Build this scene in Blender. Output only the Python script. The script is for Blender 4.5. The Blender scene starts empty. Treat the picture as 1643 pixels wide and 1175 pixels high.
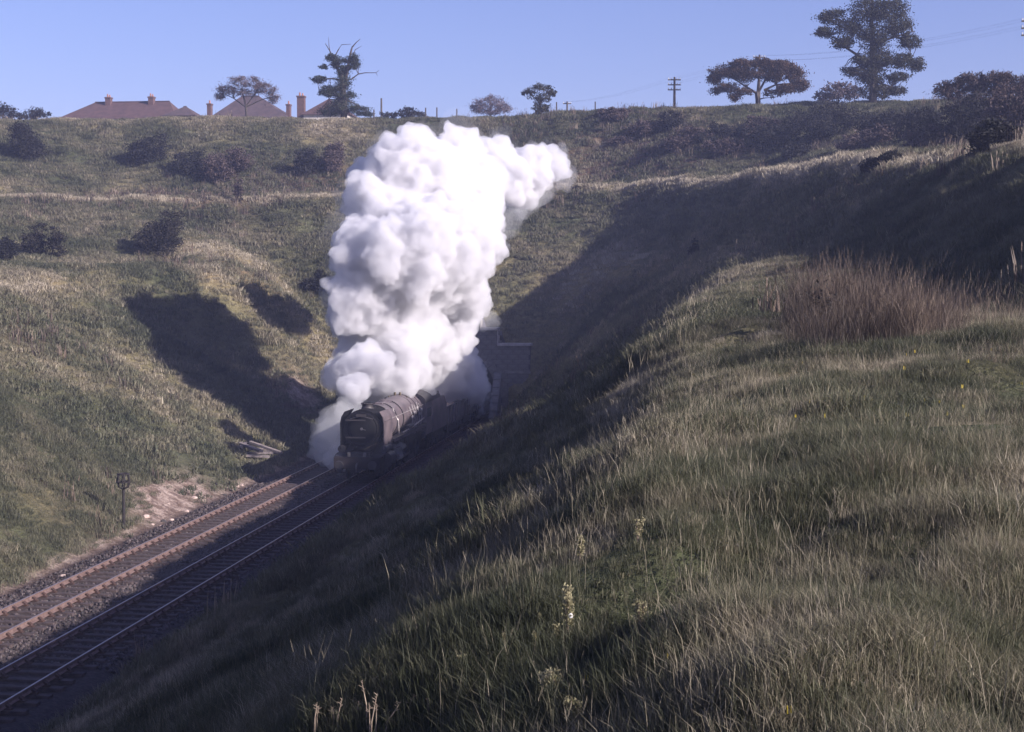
import bpy, bmesh, math, random
import numpy as np
from mathutils import Vector, Matrix, noise
from mathutils.geometry import delaunay_2d_cdt

R = math.radians
sc = bpy.context.scene
C = sc.collection
rnd = random.Random(7)
rng = np.random.default_rng(7)

# ------------------------------------------------------------------ camera, sky, sun
EYE = Vector((0.0, 0.0, 10.5))
FPX = 2600.0                      # focal length in pixels of the 1643 px wide photograph
W0, H0 = 1643.0, 1175.0
YAW, PITCH = math.atan((1140 - W0 / 2) / FPX), math.atan((H0 / 2 - 450) / FPX)
cd = bpy.data.cameras.new('camera')
cam = bpy.data.objects.new('camera', cd); C.objects.link(cam)
cd.sensor_width = 36.0
cd.lens = 36.0 * FPX / W0
cd.clip_start = 0.1; cd.clip_end = 6000
cam.location = EYE
cam.rotation_euler = (math.pi / 2 - PITCH, 0, YAW)
sc.camera = cam

SUN_EL, SUN_AZ = R(24.8), R(-24)  # sun stands to the right (+x), a little on the camera's side
sun_dir = Vector((math.cos(SUN_EL) * math.cos(SUN_AZ), math.cos(SUN_EL) * math.sin(SUN_AZ), math.sin(SUN_EL)))
sd = bpy.data.lights.new('sun', 'SUN'); sd.energy = 5.0; sd.angle = R(0.55); sd.color = (1.0, 0.92, 0.90)
sun = bpy.data.objects.new('sun', sd); C.objects.link(sun)
sun.rotation_euler = (-sun_dir).to_track_quat('-Z', 'Y').to_euler()
sun.location = (60, 0, 60)

w = bpy.data.worlds.new('World'); sc.world = w; w.use_nodes = True
nt = w.node_tree; nt.nodes.clear()
sky = nt.nodes.new('ShaderNodeTexSky'); sky.sky_type = 'NISHITA'; sky.sun_disc = False
sky.sun_elevation = SUN_EL
sky.sun_rotation = math.atan2(sun_dir.x, sun_dir.y)
sky.altitude = 100; sky.air_density = 1.0; sky.dust_density = 0.8; sky.ozone_density = 5.0
bg = nt.nodes.new('ShaderNodeBackground'); bg.inputs[1].default_value = 0.070
wo = nt.nodes.new('ShaderNodeOutputWorld')
tintn = nt.nodes.new('ShaderNodeMix'); tintn.data_type = 'RGBA'; tintn.blend_type = 'MULTIPLY'; tintn.inputs[0].default_value = 1.0
tintn.inputs[7].default_value = (1.18, 0.90, 1.14, 1)          # the violet cast of the old slide's sky
nt.links.new(sky.outputs[0], tintn.inputs[6]); nt.links.new(tintn.outputs[2], bg.inputs[0]); nt.links.new(bg.outputs[0], wo.inputs[0])

sc.view_settings.view_transform = 'Standard'; sc.view_settings.look = 'None'
sc.view_settings.gamma = 1.0; sc.view_settings.use_curve_mapping = False
sc.view_settings.exposure = 1.0
sc.render.engine = 'CYCLES'
cy = sc.cycles
cy.use_denoising = True
try: cy.denoiser = 'OPENIMAGEDENOISE'
except Exception: pass
cy.max_bounces = 8; cy.diffuse_bounces = 2; cy.glossy_bounces = 2; cy.transmission_bounces = 3
cy.transparent_max_bounces = 8; cy.volume_bounces = 7
cy.use_adaptive_sampling = True; cy.adaptive_threshold = 0.015
cy.sample_clamp_indirect = 6.0

RC = cam.rotation_euler.to_matrix()
def ray(px, py):
    v = RC @ Vector(((px - W0 / 2) / FPX, (H0 / 2 - py) / FPX, -1.0))
    return v
def P(px, py, D):                 # point on that sight line at distance D along the track
    v = ray(px, py); return EYE + v * (D / v.y)

# ------------------------------------------------------------------ helpers
def lin(*c): return tuple(c) + (1.0,)
def material(name, base=(0.3, 0.3, 0.3), rough=0.85, var=None, scale=4.0, bump=0.0, bscale=20.0, metal=0.0, spec=0.3, coord='Object', detail=6):
    m = bpy.data.materials.new(name); m.use_nodes = True
    n = m.node_tree; b = n.nodes['Principled BSDF']
    b.inputs['Base Color'].default_value = lin(*base); b.inputs['Roughness'].default_value = rough
    b.inputs['Metallic'].default_value = metal; b.inputs['Specular IOR Level'].default_value = spec
    tc = n.nodes.new('ShaderNodeTexCoord')
    if var is not None:
        nz = n.nodes.new('ShaderNodeTexNoise'); nz.inputs['Scale'].default_value = scale; nz.inputs['Detail'].default_value = detail
        nz.inputs['Roughness'].default_value = 0.65
        n.links.new(tc.outputs[coord], nz.inputs['Vector'])
        cr = n.nodes.new('ShaderNodeValToRGB')
        cr.color_ramp.elements[0].position = 0.33; cr.color_ramp.elements[1].position = 0.67
        cr.color_ramp.elements[0].color = lin(*base); cr.color_ramp.elements[1].color = lin(*var)
        n.links.new(nz.outputs['Fac'], cr.inputs[0]); n.links.new(cr.outputs[0], b.inputs['Base Color'])
    if bump:
        nb = n.nodes.new('ShaderNodeTexNoise'); nb.inputs['Scale'].default_value = bscale; nb.inputs['Detail'].default_value = 5
        n.links.new(tc.outputs[coord], nb.inputs['Vector'])
        bp = n.nodes.new('ShaderNodeBump'); bp.inputs['Strength'].default_value = 0.8; bp.inputs['Distance'].default_value = bump
        n.links.new(nb.outputs['Fac'], bp.inputs['Height']); n.links.new(bp.outputs[0], b.inputs['Normal'])
    return m

def foliage_material(name, a, b_, scale=1.2, trans=0.25, inst=None):
    m = bpy.data.materials.new(name); m.use_nodes = True
    n = m.node_tree; pb = n.nodes['Principled BSDF']; out = n.nodes['Material Output']
    pb.inputs['Roughness'].default_value = 0.7; pb.inputs['Specular IOR Level'].default_value = 0.25
    cr = n.nodes.new('ShaderNodeValToRGB')
    cr.color_ramp.elements[0].color = lin(*a); cr.color_ramp.elements[1].color = lin(*b_)
    tc = n.nodes.new('ShaderNodeTexCoord')
    nz = n.nodes.new('ShaderNodeTexNoise'); nz.inputs['Scale'].default_value = scale; nz.inputs['Detail'].default_value = 4
    n.links.new(tc.outputs['Object'], nz.inputs['Vector'])
    cr.color_ramp.elements[0].position = 0.35; cr.color_ramp.elements[1].position = 0.65
    n.links.new(nz.outputs['Fac'], cr.inputs[0])
    col = cr.outputs[0]
    n.links.new(col, pb.inputs['Base Color'])
    tr = n.nodes.new('ShaderNodeBsdfTranslucent'); n.links.new(col, tr.inputs['Color'])
    mx = n.nodes.new('ShaderNodeMixShader'); mx.inputs[0].default_value = trans
    n.links.new(pb.outputs[0], mx.inputs[1]); n.links.new(tr.outputs[0], mx.inputs[2]); n.links.new(mx.outputs[0], out.inputs['Surface'])
    return m

def link(name, me, mat=None, parent=None, loc=None):
    o = bpy.data.objects.new(name, me); C.objects.link(o)
    if mat is not None and me is not None and not me.materials: me.materials.append(mat)
    if parent is not None: o.parent = parent
    if loc is not None: o.location = loc
    return o
def tag(o, label=None, cat=None, group=None, kind=None):
    if label: o['label'] = label
    if cat: o['category'] = cat
    if group: o['group'] = group
    if kind: o['kind'] = kind
    return o
def empty(name, loc=(0, 0, 0), rz=0.0, label=None, cat=None, group=None):
    o = bpy.data.objects.new(name, None); C.objects.link(o); o.location = loc; o.rotation_euler = (0, 0, rz)
    o.empty_display_size = 0.3
    return tag(o, label, cat, group)
def kids(o): return [c for c in bpy.data.objects if c.parent == o]
def copy_tree(o, parent=None):
    c = o.copy(); C.objects.link(c); c.parent = parent
    for ch in list(o.children): copy_tree(ch, c)
    return c

def raw_mesh(name, co, faces_flat, nper, smooth=False):
    me = bpy.data.meshes.new(name); co = np.asarray(co, np.float32); f = np.asarray(faces_flat, np.int32).ravel()
    nf = len(f) // nper
    me.vertices.add(len(co)); me.vertices.foreach_set('co', co.ravel())
    me.loops.add(len(f)); me.loops.foreach_set('vertex_index', f)
    me.polygons.add(nf); me.polygons.foreach_set('loop_start', np.arange(nf, dtype=np.int32) * nper)
    me.polygons.foreach_set('loop_total', np.full(nf, nper, np.int32))
    if smooth: me.polygons.foreach_set('use_smooth', np.ones(nf, bool))
    me.update(calc_edges=True)
    return me

class MB:
    """collects simple solids into one mesh"""
    def __init__(s): s.bm = bmesh.new()
    def box(s, x0, x1, y0, y1, z0, z1, bevel=0.0, rot=None, piv=None):
        m = bmesh.ops.create_cube(s.bm, size=1.0)['verts']
        bmesh.ops.scale(s.bm, vec=(x1 - x0, y1 - y0, z1 - z0), verts=m)
        bmesh.ops.translate(s.bm, vec=((x0 + x1) / 2, (y0 + y1) / 2, (z0 + z1) / 2), verts=m)
        if bevel:
            ed = list({e for v in m for e in v.link_edges})
            r = bmesh.ops.bevel(s.bm, geom=ed, offset=bevel, segments=1, affect='EDGES', profile=0.5)
            m = list(set(r['verts']) | {v for v in m if v.is_valid})
        if rot is not None:
            bmesh.ops.rotate(s.bm, cent=piv or (0, 0, 0), matrix=rot, verts=[v for v in m if v.is_valid])
        return s
    def cyl(s, p0, p1, r0, r1=None, n=16, caps=True):
        p0, p1 = Vector(p0), Vector(p1); r1 = r0 if r1 is None else r1
        d = p1 - p0; L = d.length
        q = d.to_track_quat('Z', 'Y').to_matrix().to_4x4()
        mt = Matrix.Translation((p0 + p1) / 2) @ q
        bmesh.ops.create_cone(s.bm, cap_ends=caps, segments=n, radius1=max(r0, 1e-4), radius2=max(r1, 1e-4), depth=L, matrix=mt)
        return s
    def sphere(s, c, r, sx=1, sy=1, sz=1, n=12):
        mt = Matrix.Translation(c) @ Matrix.Diagonal((sx, sy, sz, 1))
        bmesh.ops.create_uvsphere(s.bm, u_segments=n, v_segments=max(6, n // 2), radius=r, matrix=mt)
        return s
    def prism(s, pts, axis, a, b):
        """extrude a closed outline: axis 'x' -> pts are (y,z); 'y' -> (x,z); 'z' -> (x,y)"""
        def mk(p, t):
            return {'x': (t, p[0], p[1]), 'y': (p[0], t, p[1]), 'z': (p[0], p[1], t)}[axis]
        va = [s.bm.verts.new(mk(p, a)) for p in pts]; vb = [s.bm.verts.new(mk(p, b)) for p in pts]
        n = len(pts)
        s.bm.faces.new(va); s.bm.faces.new(vb[::-1])
        for i in range(n): s.bm.faces.new((va[i], vb[i], vb[(i + 1) % n], va[(i + 1) % n]))
        return s
    def poly(s, pts, faces):
        v = [s.bm.verts.new(p) for p in pts]
        for f in faces: s.bm.faces.new([v[i] for i in f])
        return s
    def tube(s, pts, radii, n=6):
        rings = []
        pts = [Vector(p) for p in pts]
        for i, p in enumerate(pts):
            a = pts[max(0, i - 1)]; b = pts[min(len(pts) - 1, i + 1)]
            q = (b - a).normalized().to_track_quat('Z', 'Y') if (b - a).length > 1e-6 else Vector((0, 0, 1)).to_track_quat('Z', 'Y')
            ring = []
            for k in range(n):
                t = 2 * math.pi * k / n
                ring.append(s.bm.verts.new(p + q @ Vector((math.cos(t) * radii[i], math.sin(t) * radii[i], 0))))
            rings.append(ring)
        for i in range(len(rings) - 1):
            # keep rings aligned: pick the offset with the least twist
            off = min(range(n), key=lambda k: (rings[i][0].co - rings[i + 1][k].co).length)
            for k in range(n):
                s.bm.faces.new((rings[i][k], rings[i][(k + 1) % n], rings[i + 1][(k + 1 + off) % n], rings[i + 1][(k + off) % n]))
        s.bm.faces.new(rings[0][::-1]); s.bm.faces.new(rings[-1])
        return s
    def mesh(s, name, smooth=False):
        bmesh.ops.recalc_face_normals(s.bm, faces=s.bm.faces[:])
        me = bpy.data.meshes.new(name); s.bm.to_mesh(me); s.bm.free()
        if smooth:
            me.polygons.foreach_set('use_smooth', np.ones(len(me.polygons), bool))
            me.set_sharp_from_angle(angle=R(40))
        return me
    def build(s, name, mat, parent=None, smooth=False, loc=None):
        return link(name, s.mesh(name, smooth), mat, parent, loc)

# ------------------------------------------------------------------ terrain
XL, XR = -21.25, -17.85           # centre lines of the two tracks
PY = 120.0                        # face of the tunnel portal
PX = -19.6                        # centre of the tunnel
def Pv(px, py, D): return tuple(P(px, py, D))
FARX = 1500.0
foot_l = [(-24.3, -300, -.35), (-24.3, -40, -.35), (-24.3, 20, -.35), (-24.3, 60, -.35), (-24.3, 90, -.35), (-24.5, 110, -.35), (-25.2, 119.4, -.2)]
foot_r = [(-15.2, -300, -.3), (-15.2, -40, -.3), (-15.2, 20, -.3), (-15.2, 60, -.3), (-15.2, 90, -.3), (-15.0, 110, -.3), (-14.7, 117.0, 0.0)]
b1_l = [(-43, -300, 10), (-42, -40, 10), (-42, 40, 10.2), (-42.2, 85, 10.4), Pv(0, 447, 96), Pv(120, 440, 103), Pv(250, 434, 110), Pv(340, 430, 115), Pv(400, 438, 120), Pv(440, 452, 125)]
b2_l = [(-49, -300, 10.6), (-48, -40, 10.6), (-48, 40, 10.7), (-48, 90, 11.0), Pv(0, 428, 111), Pv(120, 424, 114), Pv(250, 420, 119), Pv(340, 408, 121), Pv(400, 415, 126), Pv(450, 435, 130)]
b1_r = [(-.3, -300, 8.8), (-.3, -40, 8.7), (-.3, 0, 8.75), (-.3, 6, 8.78), (-.2, 15, 8.85), (-.2, 26, 9.05), (-.3, 45, 9.8), (.3, 60, 10.25), (1.0, 75, 10.7), (.6, 92, 11.2), (-1.6, 108, 11.7), (-5, 119, 12.0), (-9, 125, 12.0)]
b2_r = [(9, -300, 9.2), (8.5, -40, 9.1), (8, 0, 9.1), (7, 10, 9.2), (6, 30, 9.6), (6.2, 45, 10.0), (5.8, 58, 10.75), (4.5, 72, 11.55), (3.7, 82, 11.95), (2.3, 96, 12.3), (0, 111, 12.6), (-4, 122, 12.6), (-9, 129, 12.4)]
u1 = [(-64, -300, 16.5), (-63, -40, 16.6), (-62, 60, 17), (-62, 110, 17.3), Pv(0, 318, 136), Pv(200, 317, 139), Pv(400, 314, 141), Pv(550, 311, 143), Pv(720, 304, 144), Pv(900, 297, 143), Pv(1050, 290, 138), Pv(1200, 278, 121), Pv(1330, 262, 102), Pv(1430, 248, 87), Pv(1540, 237, 75), Pv(1643, 228, 66), (13.6, 58, 15.8), (15, 40, 15.0), (17, 20, 14.6), (18, 10, 14.5), (19, -40, 14.5), (19, -300, 14.5)]
def offs(line, d, dz):
    out = []
    for i, p in enumerate(line):
        a = Vector(line[max(0, i - 1)][:2]); b = Vector(line[min(len(line) - 1, i + 1)][:2]); t = (b - a).normalized()
        out.append((p[0] - t.y * d, p[1] + t.x * d, p[2] + dz))
    return out
u2 = offs(u1, 7.5, 0.1)
top = [(-88, -300, 25), (-88, -40, 25.5), (-87, 60, 26), (-86, 130, 26.6), Pv(0, 193, 163), Pv(90, 190, 164), Pv(200, 190, 165), Pv(330, 191, 166), Pv(550, 192, 167), Pv(720, 192, 167), Pv(900, 184, 166), Pv(1000, 180, 164), Pv(1082, 181, 161), Pv(1200, 176, 169), Pv(1300, 172, 163), Pv(1400, 166, 156), Pv(1500, 166, 147), Pv(1643, 160, 134), (31, 95, 23.8), (36, 60, 22), (42, 30, 20.5), (42, -40, 20), (42, -300, 20)]
plate = offs(top, 25, 0.3)
arch = [Pv(470, 470, 124), Pv(500, 520, 123), Pv(525, 560, 122)]
face = []
# ground directly behind the stepped parapet
def par_h(x):
    d = abs(x - PX)
    return 7.75 if d < 2.5 else (6.5 if d < 3.8 else 5.35)
def add(points, edges, line):
    i0 = len(points); points.extend(line); edges.extend((i0 + k, i0 + k + 1) for k in range(len(line) - 1))
pts, eds = [], []
for L_ in (foot_l, foot_r, b1_l, b2_l, b1_r, b2_r, u1, u2, top, plate): add(pts, eds, L_)
add(pts, eds, [(-26.8, 120.9, 4.6), (-26.0, 120.7, 5.2), (-23.5, 120.7, 5.35), (-23.3, 120.7, 6.4), (-22.2, 120.7, 6.5), (-22, 120.7, 7.6), (-17.2, 120.7, 7.7), (-17.0, 120.7, 6.5), (-15.9, 120.7, 6.5), (-15.7, 120.7, 5.3), (-13.4, 120.7, 5.35), (-12.6, 120.9, 4.4)])
add(pts, eds, [(-25.2, 119.5, -.2), (-24, 119.6, -.3), (-15.2, 119.6, -.3), (-14.2, 119.5, 1.0), (-13.2, 119.5, 2.3), (-12.6, 119.4, 3.2)])
pts += [(-26.5, 118.8, 2.0), (-28, 121, 5.2), (-11.5, 121, 5.0)]
for fx, fy, fz in ((-FARX, -FARX, 20), (FARX, -FARX, 18), (-FARX, FARX, 24), (FARX, FARX, 24), (0, FARX, 22), (-200, 500, 26.5), (100, 500, 26.5), (0, -FARX, 18), (-300, 100, 25), (300, 100, 22), (-FARX, 200, 23), (FARX, 200, 22), (-100, 250, 27), (0, 250, 27.3), (60, 200, 26)):
    pts.append((fx, fy, fz))
V2, E2, F2, _, _, _ = delaunay_2d_cdt([Vector(p[:2]) for p in pts], eds, [], 0, 1e-4)
# heights of output vertices
src = np.array([p for p in pts], float)
V = np.array([(v.x, v.y) for v in V2]); VZ = np.zeros(len(V))
for i, v in enumerate(V):
    d = np.hypot(src[:, 0] - v[0], src[:, 1] - v[1]); k = np.argsort(d)[:2]
    VZ[i] = src[k[0], 2] if d[k[0]] < 1e-3 else (src[k[0], 2] * d[k[1]] + src[k[1], 2] * d[k[0]]) / (d[k[0]] + d[k[1]])
T = []
for f in F2:
    for k in range(1, len(f) - 1): T.append((f[0], f[k], f[k + 1]))
def geo(a, b, s0, g):
    out = [a]; s = s0
    while abs(out[-1] - a) < abs(b - a):
        out.append(out[-1] + s * (1 if b > a else -1)); s *= g
    return out[1:]
xs = np.unique(np.round(np.concatenate([geo(-95, -FARX, 3, 1.35), np.arange(-95, -30, .6), np.arange(-30, -13, .35), np.arange(-13, 9, .25), np.arange(9, 62, .6), geo(62, FARX, 3, 1.35)]), 4))
ys = np.unique(np.round(np.concatenate([geo(-20, -FARX, 3, 1.4), np.arange(-20, 2, .8), np.arange(2, 34, .22), np.arange(34, 118, .5), np.arange(118, 122, .2), np.arange(122, 172, .5), geo(172, FARX, 1.5, 1.25)]), 4))
NX, NY = len(xs), len(ys)
Z = np.full((NY, NX), np.nan)
for a, b, c in T:
    xa, ya, xb, yb, xc, yc = V[a][0], V[a][1], V[b][0], V[b][1], V[c][0], V[c][1]
    den = (yb - yc) * (xa - xc) + (xc - xb) * (ya - yc)
    if abs(den) < 1e-9: continue
    i0, i1 = np.searchsorted(xs, min(xa, xb, xc) - 1e-6), np.searchsorted(xs, max(xa, xb, xc) + 1e-6)
    j0, j1 = np.searchsorted(ys, min(ya, yb, yc) - 1e-6), np.searchsorted(ys, max(ya, yb, yc) + 1e-6)
    if i1 <= i0 or j1 <= j0: continue
    gx, gy = np.meshgrid(xs[i0:i1], ys[j0:j1])
    l1 = ((yb - yc) * (gx - xc) + (xc - xb) * (gy - yc)) / den; l2 = ((yc - ya) * (gx - xc) + (xa - xc) * (gy - yc)) / den; l3 = 1 - l1 - l2
    m = (l1 >= -1e-6) & (l2 >= -1e-6) & (l3 >= -1e-6)
    zz = l1 * VZ[a] + l2 * VZ[b] + l3 * VZ[c]
    sub = Z[j0:j1, i0:i1]; sub[m] = zz[m]
Z[np.isnan(Z)] = 22.0
GX, GY = np.meshgrid(xs, ys)
# round the breaklines off, but keep the trackbed and the portal crisp
keep = ((GX > -24.2) & (GX < -15.3) & (GY < 121)) | ((np.abs(GX - PX) < 7.2) & (GY > 118.5) & (GY < 121.5))
Zs = Z.copy()
for it in range(7):
    A = np.pad(Zs, 1, mode='edge')
    S = (A[:-2, 1:-1] + A[2:, 1:-1] + A[1:-1, :-2] + A[1:-1, 2:] + 2 * A[1:-1, 1:-1]) / 6
    Zs = np.where(keep, Zs, S)
Z = Zs
def lattice(seed, n=256):
    return np.random.default_rng(seed).random((n, n))
def vnoise(x, y, L, seed):
    g = lattice(seed); n = g.shape[0]
    u = x / L + 1000.37; v = y / L + 1000.71
    i = np.floor(u).astype(int); j = np.floor(v).astype(int); fu = u - i; fv = v - j
    fu = fu * fu * (3 - 2 * fu); fv = fv * fv * (3 - 2 * fv)
    g00 = g[i % n, j % n]; g10 = g[(i + 1) % n, j % n]; g01 = g[i % n, (j + 1) % n]; g11 = g[(i + 1) % n, (j + 1) % n]
    return (g00 * (1 - fu) + g10 * fu) * (1 - fv) + (g01 * (1 - fu) + g11 * fu) * fv - .5
def fbm(x, y, L, seed, o=4):
    s = 0; a = 1; t = 0
    for k in range(o):
        ca, sa = math.cos(.7 * k + .4), math.sin(.7 * k + .4)
        s = s + a * vnoise(x * ca - y * sa, x * sa + y * ca, L / 2 ** k, seed + k); t += a; a *= .5
    return s / t * 2
soft = np.clip(np.minimum((GX + 24.6) * -1, 1e9), 0, 3) / 3
softr = np.clip(GX + 15.0, 0, 3) / 3
mask = np.where(GX < PX, soft, softr)
mask = np.where(GY > 121.5, np.clip((GY - 121.5) / 3, 0, 1), mask)
mask *= np.where((np.abs(GX - PX) < 8) & (GY > 117) & (GY < 122), 0.15, 1)
near = np.clip(1 - np.abs(GY - 10) / 40, 0.0, 1)
Z += mask * (0.55 * fbm(GX, GY, 9, 11, 3) + 0.28 * fbm(GX, GY, 2.4, 31, 3) + 0.19 * fbm(GX, GY, .9, 51, 2))
# creases and slumps running down the right bank (ridges athwart the slope)
Z += mask * 0.18 * fbm(GX * .45, GY * 1.3, 3.0, 77, 3) * (GX > -15) * (GX < 0)
def gz(x, y):
    x = np.asarray(x, float); y = np.asarray(y, float)
    i = np.clip(np.searchsorted(xs, x) - 1, 0, NX - 2); j = np.clip(np.searchsorted(ys, y) - 1, 0, NY - 2)
    fu = (x - xs[i]) / (xs[i + 1] - xs[i]); fv = (y - ys[j]) / (ys[j + 1] - ys[j])
    return (Z[j, i] * (1 - fu) + Z[j, i + 1] * fu) * (1 - fv) + (Z[j + 1, i] * (1 - fu) + Z[j + 1, i + 1] * fu) * fv
def gz1(x, y): return float(gz([x], [y])[0])
def hit(px, py, dmin=3.0, dmax=400.0):
    """first place where that sight line meets the ground"""
    v = ray(px, py); v = v / v.y
    t = np.geomspace(dmin, dmax, 3000)
    x = EYE.x + v.x * t; y = t; z = EYE.z + v.z * t
    b = z < gz(x, y)
    if not b.any(): return None
    k = int(np.argmax(b)); return Vector((float(x[k]), float(y[k]), gz1(x[k], y[k])))

co = np.stack([GX, GY, Z], -1).reshape(-1, 3)
ii, jj = np.meshgrid(np.arange(NX - 1), np.arange(NY - 1))
cxm = (xs[ii] + xs[ii + 1]) / 2; cym = (ys[jj] + ys[jj + 1]) / 2
okf = ~((np.abs(cxm - PX) < 4.6) & (cym > 119.3) & (cym < 121.1))
v0 = (jj * NX + ii)[okf]
quads = np.stack([v0, v0 + 1, v0 + 1 + NX, v0 + NX], -1)
tme = raw_mesh('ground', co, quads, 4, True)

# --- where straw, red herbage and bare soil lie (fractions per point)
def seg_d(x, y, line):
    d = np.full(np.shape(x), 1e9)
    for a, b in zip(line[:-1], line[1:]):
        ax, ay, bx, by = a[0], a[1], b[0], b[1]; L2 = (bx - ax) ** 2 + (by - ay) ** 2 + 1e-9
        t = np.clip(((x - ax) * (bx - ax) + (y - ay) * (by - ay)) / L2, 0, 1)
        d = np.minimum(d, np.hypot(x - ax - t * (bx - ax), y - ay - t * (by - ay)))
    return d
def blob(x, y, cx, cy, rx, ry): return np.exp(-(((x - cx) / rx) ** 2 + ((y - cy) / ry) ** 2))
hs = {}
def patch(px, py):
    if (px, py) not in hs:
        h = hit(px, py); hs[(px, py)] = h if h is not None else Vector((0, 0, 0))
    return hs[(px, py)]
def straw_f(x, y):
    f = 0.15 + 0.9 * fbm(x, y, 7, 101, 4)
    f = f * (1 - .6 * np.exp(-(seg_d(x, y, u1) / 5) ** 2)) + .85 * np.exp(-(seg_d(x, y, u1) / 1.0) ** 2)
    f = f + 0.95 * np.exp(-(seg_d(x, y, b1_l[3:]) / 2.0) ** 2) * (0.6 + 1.0 * fbm(x, y, 10, 5, 2))
    f = f + 0.75 * np.exp(-(seg_d(x, y, top[3:11]) / 4.0) ** 2) * (x < -30) * (0.6 + fbm(x, y, 9, 8, 2))
    f = f + 0.55 * np.exp(-(seg_d(x, y, b1_r[6:]) / 2.6) ** 2) * (y > 40)
    h = patch(375, 405); f = f + 0.9 * blob(x, y, h.x, h.y, 3.5, 5)
    return np.clip(f, 0, 1)
def red_f(x, y):
    f = -0.12 + 1.0 * fbm(x, y, 11, 201, 3)
    for px, py, r in ((960, 262, 9), (1060, 262, 8), (1180, 250, 7), (520, 288, 8), (330, 300, 6), (250, 650, 5), (60, 560, 4), (1000, 275, 6), (450, 640, 4)):
        h = patch(px, py); f = f + 0.6 * blob(x, y, h.x, h.y, r, r)
    f = f + .5 * blob(x, y, 3.6, 27, 2.8, 5)
    return np.clip(f, 0, 1)
def soil_f(x, y):
    e = -24.2 - x
    f = (y < 118) * np.clip(1.0 - e / (0.55 + .9 * (0.5 + fbm(x, y, 4, 301, 3))), 0, 1) * (x < -20)
    h = patch(262, 812); f = np.maximum(f, blob(x, y, h.x + .2, h.y + 1, 1.7, 6.5) * (1.3 + 1.2 * fbm(x, y, 1.6, 305, 3)))
    h = patch(480, 640); f = np.maximum(f, .7 * blob(x, y, h.x, h.y, 1.6, 4) * (1 + fbm(x, y, 2, 306, 3)))
    return np.clip(f, 0, 1)
FX, FY = GX.ravel(), GY.ravel()
inb = np.clip(((FX > -24.2) & (FX < -15.3) & (FY < 121)).astype(float), 0, 1)
inb = np.maximum(inb, .7 * np.exp(-((FX + 15.2).clip(0) / .7) ** 2) * (FX > -16) * (FY < 119))
colr = np.stack([straw_f(FX, FY), red_f(FX, FY), soil_f(FX, FY), inb], -1).astype(np.float32)
at = tme.attributes.new('cover', 'FLOAT_COLOR', 'POINT'); at.data.foreach_set('color', colr.ravel())

def ground_material():
    m = bpy.data.materials.new('grassy_ground'); m.use_nodes = True
    n = m.node_tree; N = n.nodes.new; Lk = n.links.new; b = n.nodes['Principled BSDF']
    b.inputs['Roughness'].default_value = 0.95; b.inputs['Specular IOR Level'].default_value = 0.1
    tc = N('ShaderNodeTexCoord'); a = N('ShaderNodeAttribute'); a.attribute_name = 'cover'
    sp = N('ShaderNodeSeparateColor'); Lk(a.outputs['Color'], sp.inputs[0])
    def nz(scale, det=5, ro=.6):
        t = N('ShaderNodeTexNoise'); t.inputs['Scale'].default_value = scale; t.inputs['Detail'].default_value = det; t.inputs['Roughness'].default_value = ro
        Lk(tc.outputs['Object'], t.inputs['Vector']); return t.outputs['Fac']
    def ramp(f, c0, c1, p0=.35, p1=.65):
        r = N('ShaderNodeValToRGB'); r.color_ramp.elements[0].position = p0; r.color_ramp.elements[1].position = p1
        r.color_ramp.elements[0].color = lin(*c0); r.color_ramp.elements[1].color = lin(*c1); Lk(f, r.inputs[0]); return r.outputs[0]
    def mix(f, c0, c1):
        x = N('ShaderNodeMix'); x.data_type = 'RGBA'; Lk(f, x.inputs[0]); Lk(c0, x.inputs[6]); Lk(c1, x.inputs[7]); return x.outputs[2]
    fine = nz(3.2, 8, .75)
    g = ramp(fine, (.04, .048, .024), (.12, .13, .065))
    g2 = ramp(nz(.25, 5), (.05, .052, .03), (.11, .12, .065)); g = mix(nz(.6, 3), g, g2)
    st = ramp(fine, (.17, .13, .065), (.38, .31, .17))
    rd = ramp(fine, (.075, .04, .035), (.19, .11, .08))
    so = mix(ramp(nz(1.3, 5, .7), (0, 0, 0), (1, 1, 1), .42, .6), ramp(nz(5, 8, .8), (.10, .065, .055), (.27, .19, .15), .35, .7), ramp(nz(6, 8, .8), (.22, .15, .12), (.62, .50, .43), .35, .68))
    ba = ramp(nz(9, 6, .8), (.035, .026, .024), (.10, .07, .062))
    c = mix(sp.outputs[0], g, st); c = mix(sp.outputs[1], c, rd); c = mix(sp.outputs[2], c, so); c = mix(a.outputs['Alpha'], c, ba)
    Lk(c, b.inputs['Base Color'])
    bp = N('ShaderNodeBump'); bp.inputs['Strength'].default_value = 1.0; bp.inputs['Distance'].default_value = 0.22
    mm = N('ShaderNodeMath'); mm.operation = 'ADD'; Lk(nz(2.6, 8, .7), mm.inputs[0]); Lk(nz(9, 4, .6), mm.inputs[1])
    Lk(mm.outputs[0], bp.inputs['Height']); Lk(bp.outputs[0], b.inputs['Normal'])
    return m
ground = link('ground', tme, ground_material()); tag(ground, kind='structure')

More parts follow.
